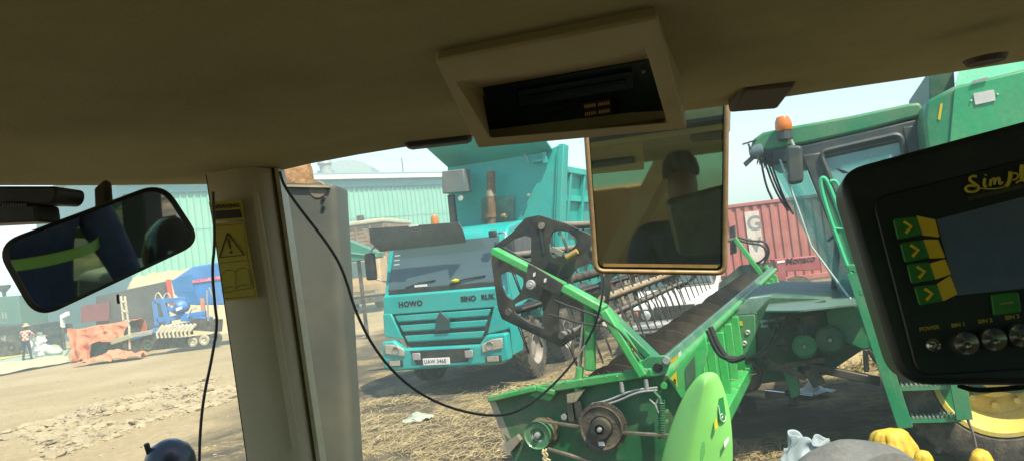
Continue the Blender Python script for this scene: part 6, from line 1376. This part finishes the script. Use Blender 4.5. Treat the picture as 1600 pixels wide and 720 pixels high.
# monitor on the right
Mn = Vector((-.28, -.95, .12)).normalized(); Mp = at(1450, 420, .62)
def mp(px, py, d=0.0):
    r_ = ray(px, py); return EYE+r_*((Mp+Mn*d-EYE).dot(Mn)/r_.dot(Mn))
mo = thing('monitor', 'black control monitor with green arrow buttons and chrome knobs', 'monitor', loc=Mp); mo_off = -Mp
def mprism(name, poly, d, th, mt_, par, rad=0, bevel=0, smooth=False):
    ps = [mp(*p, d)+mo_off for p in poly]
    if rad: ps = rounded(ps, rad, 7)
    mb = MB(); mb.prism(ps, -Mn*th); return mb.build(name, mt_, par, bevel=bevel, seg=3)
case_m = mat('monitor_case', (.014,.024,.024), .42, 0, .25, 5, (.10,.10,.08), .22, 14, bump=.05, bscale=400)
case = mprism('case', [(1306,268),(1610,186),(1800,140),(1830,590),(1610,602),(1408,601)], 0, .06, case_m, mo, [.024,.001,.03,.03,.001,.022], .006)
mprism('face_plate', [(1362,310),(1610,246),(1780,205),(1800,566),(1610,577),(1434,588)], .004, .0035, mat('face_black', (.008,.014,.013), .38, 0, .2, 9), case, [.012,.001,.02,.02,.001,.012], .0015)
scr = mprism('screen', [(1463,343),(1610,305),(1760,268),(1778,434),(1610,449),(1494,461)], .0062, .002, mat('screen_glass', (.11,.165,.22), .12, 0, .12, 4, coat=.4), case, .0008)
bg_ = mat('button_green', (.03,.20,.025), .45, 0, .08, 20); by = mat('button_yellow', (.78,.55,.02), .45, 0, .05)
btn = [((1395,342),(1432,338),(1443,366),(1403,374)), ((1406,379),(1443,374),(1453,402),(1414,410)), ((1417,412),(1452,408),(1462,436),(1424,443)), ((1428,447),(1464,443),(1474,470),(1437,477))]
tabs = [((1432,337),(1461,343),(1468,370),(1442,367)), ((1443,374),(1466,374),(1477,402),(1453,403)), ((1453,411),(1477,404),(1486,428),(1462,436)), ((1464,443),(1485,430),(1496,459),(1474,470))]
for b_, t in zip(btn, tabs):
    bt_ = mprism('arrow_button', b_, .0075, .004, bg_, case, .0025, .001)
    cx = sum(p[0] for p in b_)/4; cy = sum(p[1] for p in b_)/4
    mb = MB(); mb.tube([mp(cx-6, cy-9, .0082)+mo_off, mp(cx+6, cy-1, .0082)+mo_off, mp(cx-3, cy+9, .0082)+mo_off], .0014, 6); mb.build('arrow', by, bt_)
    mprism('button_tab', t, .0070, .003, by, case, .0006)
for b_ in (((1548,459),(1592,455),(1597,487),(1553,493)), ((1603,454),(1648,448),(1652,480),(1608,486)), ((1660,446),(1704,440),(1708,472),(1664,478))):
    bt_ = mprism('menu_button', b_, .0075, .004, bg_, case, .0025, .001); cx = sum(p[0] for p in b_)/4; cy = sum(p[1] for p in b_)/4
    mb = MB(); mb.beam(mp(cx-10,cy+1,.008)+mo_off, mp(cx+10,cy-2,.008)+mo_off, .0012, .003, Mn); mb.build('button_mark', mat('button_mark', (.25,.35,.05), .5), bt_)
chrome = mat('chrome_knob', (.40,.40,.36), .22, .9, .08, 30)
ky = mat('key_yellow', (.45,.36,.03), .5)
for i, (cx, cy) in enumerate(((1503,535),(1545,529),(1587,523),(1630,517))):
    b0 = mp(cx, cy, .004)+mo_off; mb = MB(); mb.lathe([(.0098,0),(.0092,.010),(.0092,.013),(.0085,.015),(.006,.0135),(0,.013)], b0, Mn, 24); kn = mb.build('bin_knob', chrome, case, smooth=True)
    mb = MB(); mb.lathe([(.003,.0),(.0028,.012),(.002,.0145),(0,.015)], b0+Mn*.012, (Mn+Vector((-.12,0,-.18))).normalized(), 12); mb.build('knob_toggle', chrome, kn, smooth=True)
    a, b_ = mp(cx-16, cy-24, .0046)+mo_off, mp(cx+6, cy-27, .0046)+mo_off; text('lettering', f'BIN {i+1}', ky, case, a, b_-a, (0,0,1), .0042, .0002, bold=.0001)
b0 = mp(1457,538,.004)+mo_off; mb = MB(); mb.lathe([(.0055,0),(.0052,.004),(.003,.005),(.0026,.002),(0,.002)], b0, Mn, 20); pj = mb.build('power_switch', chrome, case, smooth=True)
mb = MB(); mb.lathe([(.0016,0),(.0016,.008),(0,.009)], b0+Mn*.003, (Mn+Vector((-.3,0,-.05))).normalized(), 10); mb.build('switch_tip', chrome, pj, smooth=True)
a, b_ = mp(1437,517,.0046)+mo_off, mp(1464,513,.0046)+mo_off; text('lettering', 'POWER', ky, case, a, b_-a, (0,0,1), .0042, .0002, bold=.0001)
# script lettering drawn as strokes
def stroke(pts, r, par=case):
    return [mp(*p, .0055)+mo_off for p in pts]
ly = mat('logo_yellow', (.66,.54,.05), .5)
mb = MB()
U = lambda x, y: (1490+x/9, 250+y/9)
for pts, r in (([(325,240),(280,225),(230,245),(225,290),(300,340),(355,380),(350,420),(290,455),(200,450),(160,410),(190,370),(260,360),(310,375)], .0011),
([(440,262),(428,335),(438,378),(465,366)], .0011), ([(446,216),(449,212)], .0013), ([(512,372),(527,278)], .0011), ([(526,302),(556,260),(582,268),(574,352)], .0010), ([(580,312),(618,252),(648,262),(640,335),(662,345),(690,312)], .0010),
               ([(800,170),(795,260),(770,340),(735,375)], .0015), ([(810,200),(870,185),(915,215),(890,270),(830,285)], .0008),
               ([(965,75),(955,190),(960,270),(990,285),(1040,240)], .0017), ([(875,330),(910,300),(970,285)], .0008),
               ([(1070,150),(1060,230),(1090,250),(1130,200)], .0012), ([(1210,120),(1160,130),(1150,190),(1200,215),(1250,170)], .0012), ([(1280,90),(1270,180),(1300,195),(1340,150)], .0012), ([(1400,-10),(1385,120),(1400,170),(1440,150)], .0013), ([(1370,50),(1440,35)], .0008), ([(1470,50),(1480,120),(1530,60)], .0012), ([(1540,30),(1500,190),(1440,240)], .0010),
               ([(380,400),(560,415),(720,380)], .0006)):
    mb.tube(stroke([U(*p) for p in pts], r), r, 6, 2)
mb.build('script_lettering', ly, case)
mb = MB(); mb.prism([mp(*U(*p), .0048)+mo_off for p in ((200,520),(980,340),(985,395),(215,575))], -Mn*.0008); sl_ = mb.build('subtitle_strip', mat('strip_olive', (.05,.055,.02), .5, 0, .5, 160), case)
mb = MB(); a, b_ = mp(1500,600,-.02)+mo_off, mp(1620,596,-.02)+mo_off; mb.tube([mp(1497,601,-.02)+mo_off, mp(1520,609,-.02)+mo_off, mp(1560,608,-.02)+mo_off, mp(1610,603,-.02)+mo_off], .0022, 6, 2); mb.build('power_lead', ink, mo)
mb = MB(); mb.beam(mp(1700,420,-.06)+mo_off, mp(1700,420,-.06)+mo_off+Vector((.25,.05,-.35)), .03, .03); mb.build('mount_arm', black, mo)

# dark device at the top left under the roof
dv = thing('camera_unit', 'black two-tier device fixed under the headliner left of the mirror', 'device')
mb = MB(); mb.prism(rounded([at(*p, .9) for p in ((-60,291),(88,291),(90,306),(82,319),(-60,316))], .006), (0,.06,0)); db = mb.build('upper_case', black, dv, bevel=.004)
mb = MB(); mb.prism(rounded([at(*p, .905) for p in ((-60,319),(54,319),(58,346),(-60,352))], .004), (0,.05,0)); mb.build('lower_case', blackp, dv, bevel=.003)
mb = MB()
for k in range(9): c = at(4+k*4.2, 321, .898); mb.box(c.x-.0009, c.x+.0009, c.y, c.y+.004, c.z-.002, c.z+.002)
mb.build('contact_strip', mat('contact_grey', (.16,.15,.11), .5), dv)
# cables
mb = MB(); K = 1.30; pts = [(437,268),(443,290),(470,328),(510,378),(536,420),(556,490),(592,556),(640,605),(700,637),(770,651),(812,642),(850,615),(892,572),(926,520),(941,470),(944,420),(940,380)]
mb.tube([at(x, y, K+(.38*((x-437)/505)**2)+(.1 if y < 470 and x > 900 else 0)) for x, y in pts], .0025, 8, 2); o = mb.build('cable', mat('cable_grey', (.06,.06,.05), .55, 0, .2, 9), None, smooth=True); tag(o, 'thick dark cable hanging in a loop from the stack to the outside mirror', 'cable')
mb = MB(); pts = [(333,300),(336,380),(331,420),(336,480),(340,505),(331,560),(318,620),(312,680),(311,760)]
mb.tube([at(x, y, 1.30) for x, y in pts], .0026, 8, 2); o = mb.build('cable', bpy.data.materials['cable_grey'], None, smooth=True); tag(o, 'thin black cable running down beside the pillar with yellow labels', 'cable')

# round work lamp outside, bottom left
wl_ = thing('round_lamp', 'round black lamp shell poking up at the lower left', 'lamp', loc=at(266,725,1.75))
mb = MB(); mb.lathe([(.058,-.06),(.056,.0),(.052,.022),(.040,.042),(.020,.054),(0,.057)], (0,0,0), (.12,-.1,1), 28); mb.build('lamp_shell', mat('lamp_black', (.018,.022,.026), .35, 0, .2, 6, coat=.2), wl_, smooth=True)
mb = MB(); mb.beam((-.034,-.02,.032), (-.038,-.022,.058), .014, .012); mb.build('knob', black, wl_, bevel=.003)
mb = MB(); mb.cyl((0,0,-.05), (0,0,-1.0), .02, seg=10); mb.build('post', black, wl_)

# things standing outside at the lower right
tw = thing('loose_tyre', 'worn grey tyre standing upright below the combine ladder', 'tyre')
TC = at(1320, 700, 3.7); tr0 = .62; cz = at(1320,692,3.7).z-tr0
mb = MB(); ax = Vector((.55,-.85,0)).normalized(); mb.lathe([(.33,-.12),(.36,-.15),(.50,-.17),(.58,-.15),(.615,-.08),(.62,0),(.615,.08),(.58,.15),(.50,.17),(.36,.15),(.33,.12),(.30,.0),(.33,-.12)], (TC.x, TC.y, cz), ax, 48); tb_ = mb.build('tyre_body', mat('grey_tyre', (.12,.125,.115), .75, 0, .2, 5, (.25,.23,.18), .5, 6, bump=.3, bscale=50), tw, smooth=True)
mb = MB(); mb.box(TC.x-.25, TC.x+.25, TC.y-.2, TC.y+.2, -.1, cz-.6); mb.build('block', mat('dark_block', (.1,.085,.065)), tw)
ytm = mat('yellow_tarp', (.66,.43,.03), .5, 0, .12, 3, (.42,.28,.05), .7, 6, bump=.35, bscale=22)
def hood(px, py, Yd, pts_, seed, lab):
    """A sheet draped over a post: faceted folds, flat top, hem near the ground."""
    top = at(px, py, Yd); h_ = top.z; k = Yd/1200
    def fn(u, v):
        a = 2*math.pi*u; n_ = len(pts_); t = u*n_; i0 = int(t)%n_; f_ = t-int(t)
        r0_, r1_ = pts_[i0], pts_[(i0+1)%n_]; rr = (r0_*(1-f_)+r1_*f_)*k
        prof = (v/.08)*.62 if v < .08 else (.62+.38*((v-.08)/.12) if v < .20 else 1.0+.12*math.sin(3*v+seed))
        fold = 1+(.26*(abs(math.sin(n_*.5*a+seed+1.3*v))-.5)+.10*(abs(math.sin(n_*a+2*seed-2*v))-.5))*min(1, v*5)
        z = h_-.015*(v/.08) if v < .08 else h_-.015-(h_-.03)*((v-.08)/.92)
        return (rr*prof*fold*math.cos(a), rr*prof*fold*math.sin(a)*.8, z)
    o = crumple('yellow_tarpaulin', fn, 70, 44, lambda u, v: .022+.04*v, 5.0, ytm, None, .006, seed, lab, 'tarpaulin', 'yellow tarpaulin covers below the ladder', sub=0)
    o.location = (top.x, top.y, 0); return o
hood(1392, 673, 4.3, (34, 42, 30, 46, 36, 44, 30), 2, 'tall yellow tarpaulin hood beside the worn grey tyre')
hood(1530, 707, 3.9, (20, 26, 18, 24, 20), 5, 'small yellow tarpaulin bunch below the yellow wheel rim')
hood(1438, 708, 3.95, (20, 24, 16, 22, 18), 8, 'low yellow tarpaulin fold between the tall hood and small bunch')
rg = at(1240, 700, 4.0)
def ragf(u, v):
    a = 2*math.pi*u; r_ = .05+.16*v**.6; return (r_*math.cos(a)*1.1, r_*math.sin(a)*.6, rg.z-.9*rg.z*v-.01)
o = crumple('grey_cloth', ragf, 60, 40, .13, 6.5, mat('blue_grey_cloth', (.30,.36,.37), .7, 0, .12, 4), None, .008, 6, 'blue grey cloth draped on a post left of the worn grey tyre', 'cloth'); o.location = (rg.x, rg.y, 0)
# pipe and white rag on the ground under the feeder house
q0, q1 = gnd(1128,606,.25), gnd(1200,617,.25)
pt = thing('steel_pipe', 'tan steel pipe lying under the combine feeder house', 'pipe'); mb = MB(); mb.cyl(q0, q1, .05, seg=12); mb.build('pipe_tube', mat('tan_pipe', (.34,.27,.17), .6, .2, .25, 6), pt, smooth=True)
mb = MB(); q = q0.lerp(q1, .5); mb.box(q.x-.1, q.x+.1, q.y-.1, q.y+.1, -.1, .20); mb.build('rest_block', mat('dark_block', (.1,.085,.065)), pt)
pt = thing('steel_rod', 'shiny steel rod with black sleeve lying beyond the tan pipe', 'rod'); q0, q1 = gnd(1197,609,.14), gnd(1272,618,.14); mb = MB(); mb.cyl(q0, q1, .025, seg=12); mb.build('rod_shaft', mat('bright_rod', (.6,.62,.6), .2, .9, .05), pt, smooth=True)
mb = MB(); a, b_ = q0.lerp(q1, .45), q0.lerp(q1, .62); mb.cyl(a, b_, .04, seg=12); mb.build('rod_sleeve', ink, pt)
mb = MB(); a, b_ = q0.lerp(q1, .5), q0.lerp(q1, .6); mb.box(min(a.x,b_.x), max(a.x,b_.x), min(a.y,b_.y)-.05, max(a.y,b_.y)+.05, -.1, .10); mb.build('rest_block', mat('dark_block', (.1,.085,.065)), pt)
rg2 = gnd(1270, 618)
o = crumple('white_rag', lambda u, v: ((u-.5)*.40, (v-.5)*.36, .03+.16*max(0, 1-((u-.45)*3)**2-((v-.5)*3)**2)), 26, 24, .09, 4, mat('white_cloth', (.66,.68,.66)), None, .008, 2, 'crumpled white rag on the ground under the feeder house', 'rag'); o.location = (rg2.x, rg2.y, 0)
rg3 = gnd(650, 657)
o = crumple('plastic_bag', lambda u, v: ((u-.5)*.42, (v-.5)*.35, .02+.07*max(0, 1-((u-.5)*2.4)**2-((v-.5)*2.4)**2)), 26, 22, .07, 6, mat('bag_grey_green', (.33,.37,.28), .5, 0, .2, 8), None, .004, 5, 'flattened pale green plastic bag on the straw before the truck', 'bag'); o.location = (rg3.x, rg3.y, gh(rg3.x, rg3.y))
# straw pile seen under the combine
bm = bmesh.new(); sc1 = gnd(1345, 566); sw_ = MATS['straw']
for k in range(7000):
    r_ = random.random()**.5*1.5; a = random.random()*6.28; x, y = r_*math.cos(a)*1.3, r_*math.sin(a)*.9; z = (1-(r_/1.5)**2)*.75*random.uniform(.7, 1.05)
    d_ = Vector((random.gauss(0,1), random.gauss(0,1), random.gauss(0,.35))).normalized()*random.uniform(.06, .2); s_ = d_.cross(Vector((random.gauss(0,1), random.gauss(0,1), random.gauss(0,1)))).normalized()*.006
    p = Vector((sc1.x+x, sc1.y+.6+y, z)); bm.faces.new([bm.verts.new(q) for q in (p-d_-s_, p+d_-s_, p+d_+s_, p-d_+s_)])
g = bmesh.ops.create_icosphere(bm, subdivisions=3, radius=1, matrix=Matrix.Translation((sc1.x, sc1.y+.6, -.05)) @ Matrix.Diagonal((1.9,1.3,.70,1)))
me = bpy.data.meshes.new('straw_pile'); bm.to_mesh(me); bm.free(); me.materials.append(sw_); o = bpy.data.objects.new('straw_pile', me); col.objects.link(o); tag(o, 'sunlit golden straw heap seen under the combine', 'straw', kind='stuff')

# behind our tractor (shows in the mirrors): orange implement and scrub
ob = thing('orange_implement', 'orange farm implement behind the viewer, seen only in mirrors', 'implement', loc=(-1.2, -6.5, 0), rz=20)
orp = mat('implement_orange', (.55,.13,.03), .5, 0, .12, 2, DUST, .3)
mb = MB(); mb.hull8([(-.9,-.5,1.2),(.9,-.5,1.2),(.9,.5,1.2),(-.9,.5,1.2),(-1.2,-.8,2.3),(1.2,-.8,2.3),(1.2,.8,2.3),(-1.2,.8,2.3)]); mb.build('hopper', orp, ob, bevel=.03)
mb = MB(); mb.beam((-2,0,.8), (2,0,.8), .2, .2); mb.beam((-.8,0,.8), (-.8,0,1.3), .15, .15); mb.beam((.8,0,.8), (.8,0,1.3), .15, .15); mb.beam((.5,.8,.9),(2.4,1.6,3.0),.15,.2); mb.build('frame', orp, ob, bevel=.01)
for x in (-1.6, 1.6): wheel_parts(ob, (x,0,.5), .5, .3, (math.copysign(1,x),0,0), cream, seg=24, lug=False)
bm = bmesh.new()
for k in range(5000):
    x = random.uniform(-12, 12); y = random.uniform(-13, -9); hh = 1.6+1.2*mnoise.noise(Vector((x*.4, 3, 0))); c = Vector((x, y, random.random()*max(.4, hh))); s = random.uniform(.08, .22)
    d1 = Vector((random.gauss(0,1), random.gauss(0,1), random.gauss(0,1))).normalized()*s; d2 = d1.cross(Vector((random.gauss(0,1), 1, random.gauss(0,1)))).normalized()*s*.6
    bm.faces.new([bm.verts.new(q) for q in (c-d1, c+d2, c+d1, c-d2)])
me = bpy.data.meshes.new('scrub'); bm.to_mesh(me); bm.free(); me.materials.append(mat('near_leaves', (.10,.20,.03), .8, 0, .4, .8)); o = bpy.data.objects.new('scrub', me); col.objects.link(o); tag(o, 'green scrub behind the viewer, seen only in mirrors', 'vegetation', kind='stuff')

# ================================================================== HAZE
mb = MB(); mb.box(-560, 560, -560, 760, -3, 16)
hz = bpy.data.materials.new('haze'); hz.use_nodes = True; n = hz.node_tree.nodes; n.clear()
oo = n.new('ShaderNodeOutputMaterial'); pv = n.new('ShaderNodeVolumePrincipled'); pv.inputs['Color'].default_value = (.74,.97,.92,1); pv.inputs['Density'].default_value = .0052; pv.inputs['Anisotropy'].default_value = -.3  # greenish volume added in place of the dusty windscreen's veil
hz.node_tree.links.new(pv.outputs[0], oo.inputs['Volume'])
o = mb.build('haze', hz); tag(o, 'pale green haze over the yard, added for the dusty windscreen veil', 'haze', kind='stuff')
